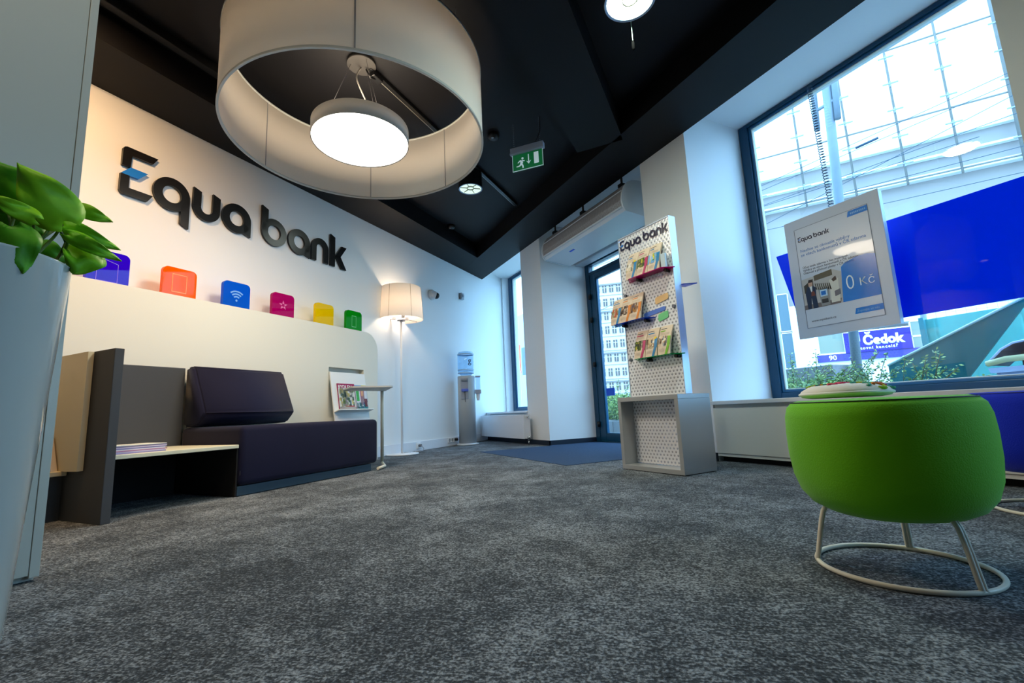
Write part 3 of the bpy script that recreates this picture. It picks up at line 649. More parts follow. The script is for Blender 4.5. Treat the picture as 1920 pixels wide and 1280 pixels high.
# ================================================================== planter with pothos
CX,CY,CZ=7.274,-3.044,.45
pcx,pcy=5.834,-3.740
r=thing('potted_pothos','tall tapered white glossy planter with trailing green pothos, at the left edge','potted plant',(pcx,pcy,0))
b=MB(); b.lathe([(.0,.0),(.150,.0),(.152,.004),(.2005,.845),(.203,.849),(.196,.849),(.190,.82),(0,.82)],(pcx,pcy,0.001),96,cap=False); b.build('planter',mat('planter_gloss',(194,196,190),.12,coat=.6),r)
b=MB(); b.lathe([(.0,.826),(.19,.826)],(pcx,pcy,0),32,cap=False); b.build('soil',mat('soil',(45,34,26),.95,bump=(80,.6)),r)
leafm={}
def leafmat(i,c,c2):
    m=mat('pothos_leaf_%d'%i,c,.5,spec=.3,vary=(14,.25)); return m
lm=[leafmat(0,(122,190,24),0),leafmat(1,(80,150,22),0),leafmat(2,(148,206,34),0)]
leaves=[((5.871,-3.540,0.951),(5.908,-3.617,1.064),0.056,2,1),((5.794,-3.543,1.016),(5.764,-3.480,1.000),0.020,2,1),((5.776,-3.575,0.973),(5.725,-3.469,0.936),0.024,0,1),
((5.847,-3.536,0.924),(5.802,-3.444,0.882),0.020,0,1),((5.810,-3.507,0.903),(5.818,-3.530,0.835),0.046,0,1),((5.848,-3.630,0.988),(5.875,-3.687,1.085),0.060,1,1),
((5.929,-3.569,0.928),(5.958,-3.640,0.962),0.021,2,1),((5.800,-3.670,0.986),(5.771,-3.609,0.939),0.050,1,1),((5.953,-3.596,0.895),(5.942,-3.573,0.795),0.046,1,1),
((5.728,-3.636,0.922),(5.702,-3.582,0.896),0.034,1,1),((5.897,-3.641,0.865),(5.909,-3.666,0.750),0.045,1,1),((5.80,-3.72,.93),(5.78,-3.69,1.04),.05,1,1),((5.74,-3.78,.92),(5.62,-3.80,.90),.05,0,1)]
def leaf(B,T,hw,mi,parent):
    B=Vector(B);T=Vector(T); d=T-B; Lg=d.length; ax=d.normalized()
    view=(Vector((CX,CY,CZ))-(B+T)/2).normalized(); side=ax.cross(view).normalized(); nrm=side.cross(ax).normalized()
    b=MB(); n=14; m=4; G=[]
    for i in range(n+1):
        t=i/n; 
        w=hw*(math.sin(PI*min(1,(t*.98+.02))**.62))**.85*(1-.15*t) if t<1 else 0
        if w<0: w=0
        row=[]
        for j in range(-m,m+1):
            k=j/m
            back=-.14*Lg*abs(k)**1.5*(1-t)**3
            p=B+ax*(Lg*t+back)+side*(w*k)+nrm*(.10*Lg*math.sin(PI*t)-.35*w*abs(k)+.012*math.sin(9*t+3*k)*abs(k))
            row.append(b.bm.verts.new(p))
        G.append(row)
    for i in range(n):
        for j in range(2*m):
            f=b.bm.faces.new([G[i][j],G[i+1][j],G[i+1][j+1],G[i][j+1]]); f.smooth=True
    o=b.build('leaf',lm[mi],parent,recalc=False)
    md=o.modifiers.new('thickness','SOLIDIFY'); md.thickness=.0012
    return o
for B,T,hw,mi,_ in leaves: leaf(B,T,hw,mi,r)
stems=[[(5.838,-3.609,0.845),(5.829,-3.592,0.884),(5.819,-3.571,0.931),(5.850,-3.552,0.955)],[(5.838,-3.609,0.845),(5.835,-3.605,0.894),(5.925,-3.572,0.932)],[(5.838,-3.609,0.845),(5.826,-3.585,0.839),(5.811,-3.555,0.894),(5.845,-3.538,0.926)],
[(5.838,-3.609,0.845),(5.83,-3.593,0.843),(5.819,-3.57,0.828),(5.802,-3.536,0.869),(5.805,-3.510,0.905)],[(5.838,-3.609,0.845),(5.83,-3.594,0.908),(5.776,-3.575,0.973)],[(5.819,-3.57,0.828),(5.81,-3.552,0.847),(5.791,-3.513,0.906)],
[(5.826,-3.585,0.839),(5.817,-3.566,0.864),(5.81,-3.553,0.92)],[(5.802,-3.535,0.858),(5.789,-3.51,0.884)],[(5.842,-3.619,0.85),(5.83,-3.594,0.91),(5.817,-3.568,0.977),(5.796,-3.543,1.015)],
[(5.838,-3.609,0.845),(5.86,-3.627,0.874),(5.951,-3.597,0.893)],[(5.84,-3.614,0.85),(5.849,-3.634,0.911),(5.802,-3.668,0.985)],[(5.83,-3.65,.83),(5.85,-3.64,.92),(5.848,-3.630,.988)],[(5.82,-3.68,.83),(5.80,-3.72,.93)],[(5.80,-3.72,.83),(5.74,-3.78,.92)]]
def smooth_path(P,k=6):
    P=[Vector(p) for p in P]; out=[]
    for i in range(len(P)-1):
        p0=P[max(i-1,0)];p1=P[i];p2=P[i+1];p3=P[min(i+2,len(P)-1)]
        for j in range(k):
            t=j/k; out.append(.5*((2*p1)+(p2-p0)*t+(2*p0-5*p1+4*p2-p3)*t*t+(3*p1-p0-3*p2+p3)*t**3))
    out.append(P[-1]); return out
for s_ in stems:
    b=MB(); b.tube(smooth_path(s_),.0042,8,r2=.0026); b.build('stem',mat('stem_green',(74,104,30),.5),r)
for a,c in (((5.81,-3.553,0.918),(5.823,-3.579,0.976)),((5.789,-3.51,0.884),(5.787,-3.504,0.936))):
    b=MB(); b.tube([a,c],.0045,8,r2=.0006); b.build('leaf_bud',mat('bud_green',(24,66,14),.45),r)
# ================================================================== poufs
def pouf(cx,cy,label,fab,ring0,rz=0):
    r=thing('pouf',label,'pouf',(cx,cy,0),0,'round poufs with white wire bases')
    b=MB(); prof=[(.0,.138),(.10,.139),(.148,.146),(.178,.163),(.200,.192),(.2135,.235),(.2195,.29),(.2205,.35),(.2180,.398),(.2110,.425),(.198,.439),(.180,.4435),(.0,.446)]
    b.lathe(prof,(cx,cy,0),96,cap=False)
    # rounded-square plan
    for q in b.bm.verts:
        dx,dy=q.co.x-cx,q.co.y-cy; a=math.atan2(dy,dx)+rz; k=(abs(math.cos(a))**3.0+abs(math.sin(a))**3.0)**(-1/3.0); k=1+(k-1)*.42
        q.co.x=cx+dx*k*.975; q.co.y=cy+dy*k*.975
    o=b.build('cushion',fab,r); 
    b=MB()
    def surf(a,z,rr_):
        k=(abs(math.cos(a+rz))**3.0+abs(math.sin(a+rz))**3.0)**(-1/3.0); k=(1+(k-1)*.42)*.975; return (cx+rr_*k*math.cos(a),cy+rr_*k*math.sin(a),z)
    b.tube([surf(2*PI*i/72,.4385,.1985) for i in range(72)],.0022,6,closed=True)
    b.build('seam',mat('seam_'+fab.name,tuple(int(c*255*.5) for c in (.1,.3,.1)) if 'green' in fab.name else (10,20,120),.6),o)
    # wire base: ring with three legs, each a bent rod
    wl=metal_white; R=.188
    b=MB(); b.tube([(cx+R*math.cos(2*PI*i/72),cy+R*math.sin(2*PI*i/72),.0065) for i in range(72)],.0062,10,closed=True); b.build('base_ring',wl,r)
    for a in ring0:
        ca,sa=math.cos(a),math.sin(a); 
        for s_ in (-1,1):
            da=s_*.024; pts=[(cx+R*math.cos(a+s_*.10),cy+R*math.sin(a+s_*.10),.0065),(cx+R*math.cos(a+da),cy+R*math.sin(a+da),.010),(cx+(R-.004)*math.cos(a+da),cy+(R-.004)*math.sin(a+da),.03),(cx+.160*math.cos(a+da*.8),cy+.160*math.sin(a+da*.8),.138),(cx+.135*math.cos(a+da*.8),cy+.135*math.sin(a+da*.8),.155)]
            if s_==-1: b=MB()
            b.tube(smooth_path(pts,4),.0058,8)
        b.build('leg',wl,r)
    return r
green=mat('pouf_green',(112,200,2),.75,bump=(260,.15),sheen=.2,spec=.2)
blue=mat('pouf_blue',(4,40,205),.75,bump=(260,.15),sheen=.2,spec=.2)
gc=(6.563,-1.581)
angs=[math.atan2(y-gc[1],x-gc[0]) for x,y in ((6.420,-1.705),(6.728,-1.635),(6.505,-1.411))]
pouf(gc[0],gc[1],'bright green round pouf on a white wire ring base, nearest the camera',green,angs,rz=.45)
pouf(6.575,-.475,'royal blue round pouf on white wire base, cut by the right edge',blue,[math.atan2(-.060,-.182),1.2,3.3+2.0],rz=.3)
# patterned cushion on the green pouf
r=thing('seat_pad','round white seat pad with colourful squiggle print lying on the green pouf','seat pad',(6.452,-1.515,.447))
pcx2,pcy2=6.452,-1.515
b=MB(); R=.118
b.lathe([(0,.448),(R-.03,.448),(R-.006,.452),(R,.462),(R-.006,.472),(R-.03,.486),(0,.493)],(pcx2,pcy2,0),64,cap=False); pad=b.build('pad',mat('pad_white',(238,236,230),.7,bump=(90,.1)),r)
b=MB(); b.tube([(pcx2+(R-.002)*math.cos(2*PI*i/64),pcy2+(R-.002)*math.sin(2*PI*i/64),.461) for i in range(64)],.005,8,closed=True); b.build('piping',mat('pad_piping',(240,240,240),.6),r)
cols=[(205,35,90),(230,120,20),(150,190,40),(230,60,110),(210,210,60),(60,160,140)]
rq=random.Random(11)
for ci,c in enumerate(cols):
    b=MB()
    for k in range(7):
        a=rq.uniform(0,2*PI); rad=R*.93*math.sqrt(rq.uniform(.02,1)); x,y=rad*math.cos(a),rad*math.sin(a); h=rq.uniform(0,PI); pts=[]
        for i in range(7):
            t=i/6; aa=h+2.8*t; x+=.0065*math.cos(aa); y+=.0065*math.sin(aa); rr_=min(R*.96,math.hypot(x,y)); 
            z=.493-.007*(rr_/(R-.03)) if rr_<R-.03 else .486-.014*(rr_-(R-.03))/.024
            pts.append((pcx2+x,pcy2+y,z+.0003))
        for sg in (0,):
            b.tube(pts,.0042,6)
    for q in b.bm.verts: pass
    b.build('print_mark',mat('pad_ink_%d'%ci,c,.7),pad)
# ================================================================== brochure stand
th=math.radians(4.5); FS=Matrix.Translation((5.062,-.782,0))@Matrix.Rotation(th,4,'Z')
r=thing('brochure_stand','tall perforated brochure display stand rising from a grey open box','display stand',(4.80,-.65,0),th)
def fs(u,o,z): return FS@Vector((u,o,z))
bo=mat('stand_box_grey',(176,180,184),.28,metal=.35); bi=mat('stand_box_inside',(206,214,224),.45)
b=MB(FS); u0,u1=-.552,0; t=.030
b.box(u0,u1,0,.32,.485,.517,bev=.002); b.box(u0,u1,0,.32,.004,.036,bev=.002); b.box(u0,u0+t,0,.32,.036,.485); b.box(u1-t,u1,0,.32,.036,.485); b.build('box_frame',bo,r)
b=MB(FS); b.box(u0+.01,u1-.01,.02,.30,0,.004); b.build('box_foot',darkblk,r)
def perf():
    m=bpy.data.materials.new('perforated_sheet'); m.use_nodes=True; nt=m.node_tree; L=nt.links.new; p=nt.nodes['Principled BSDF']
    tc=nt.nodes.new('ShaderNodeTexCoord'); mp=nt.nodes.new('ShaderNodeMapping'); mp.inputs['Scale'].default_value=(33,1,42); L(tc.outputs['Object'],mp.inputs[0])
    se=nt.nodes.new('ShaderNodeSeparateXYZ'); L(mp.outputs[0],se.inputs[0])
    def M(op,*a):
        q=nt.nodes.new('ShaderNodeMath'); q.operation=op
        for i,x in enumerate(a):
            if isinstance(x,(int,float)): q.inputs[i].default_value=x
            else: L(x,q.inputs[i])
        return q.outputs[0]
    x,z=se.outputs[0],se.outputs[2]
    row=M('FLOOR',z); off=M('MULTIPLY',M('MODULO',M('ABSOLUTE',row),2),.5)
    fx=M('SUBTRACT',M('FRACT',M('ADD',x,off)),.5); fz=M('SUBTRACT',M('FRACT',z),.5)
    d=M('SQRT',M('ADD',M('MULTIPLY',fx,fx),M('MULTIPLY',M('MULTIPLY',fz,.79),M('MULTIPLY',fz,.79))))
    hole=M('LESS_THAN',d,.24)
    p.inputs['Base Color'].default_value=(*lin((238,242,250)),1); p.inputs['Roughness'].default_value=.22; p.inputs['Metallic'].default_value=.1; p.inputs['Coat Weight'].default_value=.3
    tr=nt.nodes.new('ShaderNodeBsdfTransparent'); tr.inputs[0].default_value=(*lin((225,232,245)),1)
    mx=nt.nodes.new('ShaderNodeMixShader'); L(M('MULTIPLY',hole,.62),mx.inputs[0]); L(p.outputs[0],mx.inputs[1]); L(tr.outputs[0],mx.inputs[2])
    L(mx.outputs[0],nt.nodes['Material Output'].inputs[0])
    bp=nt.nodes.new('ShaderNodeBump'); bp.inputs['Strength'].default_value=.6; bp.inputs['Distance'].default_value=.004; L(M('MINIMUM',d,.40),bp.inputs['Height']); L(bp.outputs[0],p.inputs['Normal'])
    return m
pm=perf()
b=MB(FS); b.box(-.535,-.03,.125,.128,.04,1.768); b.build('perforated_panel',pm,r)
b=MB(FS); b.box(-.535,-.03,.178,.181,.30,1.755); b.build('rear_panel',pm,r)
edge=mat('panel_edge',(200,216,240),.2,metal=.3)
b=MB(FS); b.box(-.034,-.028,.120,.186,.52,1.772); b.box(-.537,-.531,.120,.186,.52,1.772); b.box(-.535,-.03,.120,.130,1.764,1.772); b.build('panel_edge',edge,r)
fl_=lambda u,v,w: fs(-.515+u,.1235-w,1.665+v)
wordmark(r,fl_,.222,.003,mat('ink_navy',(12,20,60),.3),eq_blue)
for u,z in ((-.50,1.30),(-.055,1.12),(-.50,.80)):
    b=MB(FS@Matrix.Translation((u,.125,z))@Matrix.Rotation(PI/2,4,'X')); b.cyl((0,0,0),.013,.012,16); b.build('panel_bolt',mat('bolt_grey',(110,116,128),.3,metal=.7),r)
shelves=[('magenta',1.39,(-.445,-.020,.13),(215,0,150),(-.44,.125,-.06,.10,-.015,.18,-.36,.195)),('blue',1.075,(-.62,-.25,.08),(0,90,210),None),('green',.785,(-.42,0,.08),(0,190,120),None)]
knob=darkblk
def shelfplate(pts,z,key,col,uk):
    b=MB(FS); b.ext(pts,lambda u,v,w:(u,v,w),z,z+.006); s=b.build('shelf',acrylic('shelf_acrylic_'+key,col,.55),r)
    s['label']=key+' acrylic shelf'
    for u in uk:
        b=MB(FS@Matrix.Translation((u,.125,z-.012))@Matrix.Rotation(PI/2,4,'X')); b.cyl((0,0,0),.012,.045,14); b.build('shelf_peg',knob,r)
shelfplate([(-.455,.125),(-.385,.045),(-.075,.045),(-.018,.125)],1.39,'magenta',(215,0,150),(-.33,-.07))
shelfplate([(-.64,.122),(-.575,.045),(-.285,.045),(-.225,.122)],1.075,'blue',(0,90,210),(-.515,-.29))
shelfplate([(-.44,.124),(-.385,.045),(-.065,.045),(-.005,.124)],.785,'green',(0,190,120),(-.30,-.05))
b=MB(FS); b.ext([(-.075,.185),(-.01,.185),(.045,.26),(-.055,.26)],lambda u,v,w:(u,v,w),1.27,1.276); s=b.build('shelf',acrylic('shelf_acrylic_blue',(0,90,210),.55),r); s['label']='blue acrylic shelf'
# coloured shapes seen between the two sheets
for nm,c,(a0,a1,z0,z1) in (('insert_card',(236,196,140),(-.215,-.095,1.165,1.215)),('insert_card',(120,215,150),(-.20,-.11,1.035,1.09)),('insert_card',(90,130,225),(-.33,-.13,1.09,1.125))):
    b=MB(FS); pl=rounded([(a0,z0),(a1,z0+.02),(a1,z1+.015),(a0,z1)],.015); b.ext(pl,lambda u,v,w:(u,w,v),.120,.1225); b.build('insert_card',mat('card_%d_%d_%d'%c,c,.4),r)
# brochures: curved fronts, three piles per shelf
paper=mat('brochure_paper',(226,208,188),.55)
def brochure(u,o,z,h,w,tilt,stripe,photo,label,swoosh):
    t=thing('brochure',label,'brochure',fs(u,o,z),th,'brochures on the perforated stand')
    def P(a,k,d=0):   # a along width 0..1, k up 0..1 ; slightly bowed sheet leaning back
        y=o+ .06*k*tilt - .010*math.sin(PI*k) + .006*(a-.5)**2*4 - d
        return fs(u-w/2+w*a,y,z+h*k)
    b=MB(); n=6;m=10
    A=[[b.bm.verts.new(P(i/n,j/m)) for j in range(m+1)] for i in range(n+1)]; B=[[b.bm.verts.new(P(i/n,j/m,-.012)) for j in range(m+1)] for i in range(n+1)]
    for i in range(n):
        for j in range(m):
            b.bm.faces.new([A[i][j],A[i+1][j],A[i+1][j+1],A[i][j+1]]); b.bm.faces.new([B[i][j],B[i][j+1],B[i+1][j+1],B[i+1][j]])
    for j in range(m):
        b.bm.faces.new([A[0][j],A[0][j+1],B[0][j+1],B[0][j]]); b.bm.faces.new([A[n][j],B[n][j],B[n][j+1],A[n][j+1]])
    for i in range(n):
        b.bm.faces.new([A[i][m],A[i+1][m],B[i+1][m],B[i][m]]); b.bm.faces.new([A[i][0],B[i][0],B[i+1][0],A[i+1][0]])
    b.build('sheets',paper,t)
    ms=[];b=MB()
    def patch(a0,a1,k0,k1,col,sk=0,d=.0012):
        mm=mat('ink_%d_%d_%d'%col,col,.5)
        if mm not in ms: ms.append(mm)
        nn=4; g=[[b.bm.verts.new(P(min(1,a0+(a1-a0)*i/2+sk*(k/nn)),k0+(k1-k0)*k/nn,d)) for k in range(nn+1)] for i in range(3)]
        for i in range(2):
            for k in range(nn): f=b.bm.faces.new([g[i][k],g[i+1][k],g[i+1][k+1],g[i][k+1]]); f.material_index=ms.index(mm)
    patch(0,1,.28,.64,photo[0])
    for _ in range(26):
        a=rr.uniform(0,.85);k=rr.uniform(.28,.56); patch(a,min(1,a+rr.uniform(.06,.2)),k,min(.64,k+rr.uniform(.05,.2)),rr.choice(photo),0,.0018)
    patch(.08,.08+rr.uniform(.35,.7),.80,.835,stripe,0,.0015); patch(.08,.62,.885,.905,(70,60,70),0,.0015)
    for q in (.74,.71,.68): patch(.08,.85,q,q+.008,(190,176,162),0,.0015)
    for q in (.2,.17,.14,.11): patch(.08,.6,q,q+.008,(195,180,168),0,.0015)
    patch(.62,.80,.0,.3,swoosh,.16,.0024); patch(.78,.99,.3,.62,swoosh,.0,.0024)
    if photo[-1][0]>225: patch(.72,.9,.6,.68,(235,205,20),0,.003)
    b.build('cover_print',ms,t,recalc=True)
ph_people=[(200,185,150),(60,50,45),(230,200,160),(90,100,120),(150,110,80),(240,235,225)]
ph_green=[(70,90,20),(40,50,20),(150,160,40),(90,60,50),(30,40,40),(200,190,60)]
ph_sky=[(110,170,225),(150,195,235),(60,140,30),(235,215,30),(235,215,30),(120,175,225)]
ph_table=[(190,130,80),(90,140,90),(220,200,180),(200,60,40),(130,160,180),(150,90,50)]
ph_dark=[(70,50,45),(40,30,30),(150,110,80),(200,190,180),(90,70,80),(170,120,60)]
B1=(30,130,190);PK=(190,50,110);OR=(220,130,40);GR=(120,190,40)
specs=[('magenta',1.397,[(-.375,B1,ph_people,B1,'with a people photo and blue stripe, left on the magenta shelf'),(-.265,PK,ph_green,PK,'with a green garden photo and pink stripe, middle of the magenta shelf'),(-.155,B1,ph_sky,B1,'with blue sky and yellow shape, right on the magenta shelf')]),
('blue',1.082,[(-.575,B1,ph_table,B1,'with a dining table photo, left on the blue shelf'),(-.470,OR,ph_dark,OR,'with a dim crowd photo and orange stripe, middle of the blue shelf'),(-.365,OR,ph_dark[::-1],OR,'with a dark candle-lit photo and orange edge, right on the blue shelf')]),
('green',.792,[(-.355,PK,ph_green,PK,'with a park photo and pink curve, left on the green shelf'),(-.245,B1,ph_people,B1,'with a family photo and blue curve, middle of the green shelf'),(-.130,GR,ph_people[::-1],GR,'with a group photo and green curve, right on the green shelf')])]
for key,z,L_ in specs:
    for u,st,phh,sw,lab in L_:
        brochure(u,.055,z,.205,.104,1,st,phh,'cream brochure '+lab,sw)
b=MB(FS); b.box(-.095,-.055,.075,.10,1.397,1.50,bev=.003); tag(b.build('card_holder',mat('holder_clear',(205,225,240),.15,coat=.3)),'small pale blue blank card pack at the right of the magenta shelf','card pack')
# ================================================================== hanging poster in the window
PX0,PX1,PZ0,PZ1=5.107,5.765,.902,1.835
r=thing('hanging_poster','light grey framed bank poster with 0 Kč offer hanging in the big window','poster',(5.436,.53,PZ0))
gp=mat('poster_frame',(196,200,212),.3)
b=MB(); b.box(PX0,PX1,.50,.508,PZ0,PZ1,bev=.002); b.build('front_board',gp,r)
b=MB(); b.box(PX0+.005,PX1-.005,.508,.555,PZ0+.005,PZ1-.005); b.build('light_box',mat('poster_back',(190,220,240),.3),r)
b=MB(); f=lambda u,v,w:(PX0+u,.4995-w,PZ0+v); W=PX1-PX0;H=PZ1-PZ0
b.ext([(.075,.075),(W-.075,.075),(W-.075,H-.08),(.075,H-.08)],f,0,.001); sheet=b.build('poster_sheet',mat('poster_sheet',(208,210,220),.25,coat=.3),r)
b=MB(); 
for q in ([(.073,.073),(.077,.073),(.077,H-.078),(.073,H-.078)],[(W-.077,.073),(W-.073,.073),(W-.073,H-.078),(W-.077,H-.078)],[(.073,.073),(W-.073,.073),(W-.073,.076),(.073,.076)],[(.073,H-.081),(W-.073,H-.081),(W-.073,H-.078),(.073,H-.078)]): b.ext(q,f,.001,.0016)
b.build('sheet_outline',mat('outline_grey',(120,124,140),.4),r)
fb=lambda u,v,w: Vector((PX0+u,.4982-w,PZ0+v))
wordmark(r,lambda u,v,w: fb(.095+u,H-.185+v,w),.108,.0008,mat('ink_navy',(12,20,60),.3),eq_blue)
inkb=mat('ink_blue',(60,120,195),.4); inkg=mat('ink_grey',(84,84,100),.4)
text('headline','Nechte se okouzlit výběry\nze všech bankomatů v ČR zdarma',inkb,r,lambda x,y,z:fb(.10+x,H-.270+y,z),.0325,w=.0006,bold=-.004)
text('body_text','Účet zcela zdarma a bez podmínek\nVýběry ze všech bankomatů v ČR zdarma\nOdchozí a příchozí platby v ČR zdarma',inkg,r,lambda x,y,z:fb(.10+x,H-.40+y,z),.0225,w=.0006,bold=.004)
b=MB(); 
A_=.385
pl=[(.345,.215),(W-.075,.215),(W-.075,.50),(W-.12,.515),(W-.19,.515),(W-.27,.49),(.365,.47)]
b.ext(pl,lambda u,v,w:fb(u,v,w),0,.0006); b.build('blue_panel',mat('poster_blue',(22,118,205),.2,coat=.4),r)

iw=mat('ink_white',(250,250,250),.4)
text('price','0',iw,r,lambda x,y,z:fb(.378+x*.8,.295+y,z+.0008),.150,w=.0006,bold=-.012)
text('price','Kč',iw,r,lambda x,y,z:fb(.462+x,.305+y,z+.0008),.082,w=.0006,bold=-.008)
b=MB(); b.ext([(W-.205,H-.125),(W-.075,H-.125),(W-.075,H-.085),(W-.195,H-.085)],fb,0,.0006); b.build('blue_label',mat('poster_blue',(22,118,205),.2,coat=.4),r)
b=MB(); b.ext([(W-.25,.115),(W-.075,.115),(W-.075,.155),(W-.24,.155)],fb,0,.0006); b.build('blue_label',mat('poster_blue',(22,118,205),.2,coat=.4),r)
b=MB()
for i in range(9): b.ext([(W-.182+i*.011,H-.112),(W-.175+i*.011,H-.112),(W-.175+i*.011,H-.099),(W-.182+i*.011,H-.099)],fb,.0006,.001)
b.build('label_lettering',mat('ink_pale_blue',(120,180,225),.4),r)
text('label_text','Zeptejte se nás',mat('ink_pale_blue',(120,180,225),.4),r,lambda x,y,z:fb(W-.235+x,.127+y,z+.0008),.022,w=.0004)
text('footer','www.equabank.cz',inkg,r,lambda x,y,z:fb(.11+x,.115+y,z),.024,w=.0005)
# photo on the poster: street with a cash machine, man in suit beside it
ms=[];b=MB()
def pp_(pts,col,d):
    mm=mat('ink_%d_%d_%d'%col,col,.4)
    if mm not in ms: ms.append(mm)
    b.ext(pts,lambda u,v,w:fb(u,v,w),d,d+.0003,ms.index(mm))
pp_([(.075,.215),(.345,.215),(.360,.44),(.31,.47),(.075,.45)],(196,186,180),0)
pp_([(.075,.215),(.33,.215),(.34,.25),(.075,.25)],(120,104,100),.0004)
pp_([(.09,.40),(.16,.44),(.16,.36),(.09,.34)],(70,62,50),.0004); pp_([(.17,.46),(.30,.475),(.30,.43),(.17,.42)],(110,96,76),.0004)
for i in range(8): pp_([(.17+i*.014,.40-i*.003),(.177+i*.014,.40-i*.003),(.184+i*.014,.35-i*.003),(.176+i*.014,.35-i*.003)],(84,74,62),.0008)
pp_([(.20,.22),(.26,.22),(.265,.35),(.19,.35)],(150,146,142),.0008); pp_([(.20,.29),(.25,.29),(.25,.34),(.20,.34)],(190,215,235),.0012); pp_([(.207,.30),(.24,.30),(.24,.33),(.207,.33)],(30,110,190),.0016); pp_([(.205,.24),(.25,.24),(.25,.27),(.205,.27)],(60,56,56),.0012)
pp_([(.27,.23),(.33,.23),(.335,.40),(.275,.40)],(224,214,200),.0008); pp_([(.29,.40),(.32,.42),(.325,.39),(.30,.38)],(90,70,60),.0012); pp_([(.30,.27),(.34,.28),(.34,.32),(.30,.31)],(120,110,112),.0012)
pp_([(.10,.215),(.125,.215),(.135,.30),(.14,.215),(.175,.215),(.17,.31),(.175,.37),(.145,.395),(.115,.385),(.095,.34)],(34,48,74),.0008)
pp_([(.13,.385),(.15,.385),(.143,.32)],(236,232,230),.0012); pp_([(.135,.31),(.165,.31),(.16,.345),(.14,.345)],(120,60,44),.0014); pp_([(.125,.385),(.152,.385),(.156,.42),(.14,.432),(.124,.42)],(206,160,136),.0012); pp_([(.123,.415),(.157,.415),(.152,.437),(.13,.438)],(58,42,34),.0014)
b.build('poster_photo',ms,sheet)
# coiled cable to the ceiling
b=MB(); pts=[]
n=420
for i in range(n+1):
    t=i/n; z=1.84+(2.95-1.84)*t; a=t*2*PI*46; pts.append((5.455-.11*t+.017*math.cos(a),.53+.17*t+.017*math.sin(a),z))
b.tube(pts,.003,5); b.build('coiled_cable',mat('coil_grey',(70,84,104),.35,metal=.5),r)
# blue glossy panel against the pane
b=MB(); b.prism([(4.883,.700,1.665),(6.55,.700,1.650),(6.50,.655,.960),(5.060,.655,.957)],[(4.883,.708,1.665),(6.55,.708,1.650),(6.50,.663,.960),(5.060,.663,.957)])
tag(b.build('blue_panel',acrylic('panel_royal_blue',(0,66,226),1.0)),'large glossy royal blue panel with slanted left edge in the big window','window panel')
# ================================================================== outside
MW=((0.4355768277380524,-0.1550819869514716,-0.8866918317323321),(0.8990942302555874,0.027224901672978426,0.4369077360839579),(-0.04361642189322349,-0.9875263956229627,0.15129185599083675))
paving=mat('paving_pale',(140,140,136),.8,vary=(.8,.1))
b=MB(); b.box(-130,60,.92,110,-.14,-.03); b.build('pavement',paving,kind='structure')
XF=Vector((.822,.570,0)).normalized()
FF=Matrix.Translation((7.274,-3.044,0))@Matrix.Rotation(math.atan2(XF.y,XF.x),4,'Z')     # street facade frame: x to the right, y away
r=thing('shop_building','pale modern building with steel and glass facade across the street','building',FF@Vector((6,20.5,0)),math.atan2(XF.y,XF.x))
fw_=mat('facade_white',(236,240,244),.5); fb_=mat('facade_blue_grey',(150,143,140),.6,spec=.2); st=mat('facade_steel',(126,124,120),.5,spec=.2)
b=MB(FF); b.box(-1.2,26,20.2,24,7.8,9.25); b.box(-1.2,26,20.25,24,3.2,7.8); b.build('wall_band',fb_,r)
b=MB(FF); b.box(-1.0,26,20.0,20.2,9.1,9.3); b.box(-1.0,26,19.98,20.25,7.75,7.9); b.box(-1.0,26,20.0,20.25,8.45,8.52); b.build('cornice',fw_,r)
b=MB(FF); b.box(-1.2,26,21.0,24,9.25,22); b.build('upper_glazing',mat('upper_glass_white',(244,248,252),.12,coat=.5),r)
for i,x in enumerate((-.95,.5,1.965,3.49,4.934,6.347,7.846,9.3,10.8,12.3,13.8,15.3)):
    b=MB(FF); b.tube([(x,19.8,7.6),(x,19.8,21.9)],.035 if x<7 else .085,8); b.build('mullion',st,r)
    b=MB(FF)
    for k in range(13):
        z=8.35+k*1.02; b.box(x-.22,x+.22,19.68,19.72,z-.02,z+.02); b.box(x-.02,x+.02,19.7,19.85,z-.1,z+.1)
    b.build('glazing_clamp',mat('clamp_pale',(150,160,170),.5,spec=.2),r)
for z in (7.75,9.95,12.75,15.6):
    b=MB(FF); b.tube([(-1,19.85,z),(20,19.85,z+.1)],.03,6); b.build('tie_rod',st,r)
# ground floor: columns, glazing, tiled wall
b=MB(FF); b.box(.95,1.60,19.9,20.6,-.03,3.9); b.box(5.05,7.0,19.95,20.6,-.03,3.2); b.box(-1.2,.5,20.05,20.6,-.03,7.7); b.box(1.60,5.05,20.0,20.6,2.9,3.3); b.box(1.6,5.05,20,20.6,-.03,1.72); b.build('ground_wall',fw_,r)
for (x0,x1,z0,z1) in ((.60,.93,3.0,4.4),(.60,.93,1.6,2.9),(1.72,2.45,2.03,2.86),(4.36,4.95,2.4,2.86),(4.36,4.95,1.9,2.34),(7.1,9.4,.5,2.9),(.0,.5,4.8,6.4),(-.9,-.2,4.8,6.4),(-.9,-.2,1.6,4.0)):
    b=MB(FF); b.box(x0,x1,19.94,20.03,z0,z1); w_=b.build('shop_window',mat('shop_glass_%d'%(x0>1),(76,98,108) if x0<1 else (124,134,120),.2),r)
    b=MB(FF); 
    for q in ((x0-.03,x0,z0,z1),(x1,x1+.03,z0,z1),(x0,x1,z1,z1+.03),(x0,x1,z0-.03,z0)): b.box(q[0],q[1],19.92,20.04,q[2],q[3])
    b.build('window_frame',fw_,w_)
b=MB(FF)
for i in range(8): b.box(5.05+i*.25,5.06+i*.25,19.945,19.952,0,3.2)
for i in range(8): b.box(5.05,7.0,19.945,19.952,.4+i*.38,.41+i*.38)
b.build('tile_joint',mat('joint_grey',(170,176,186),.6),r)
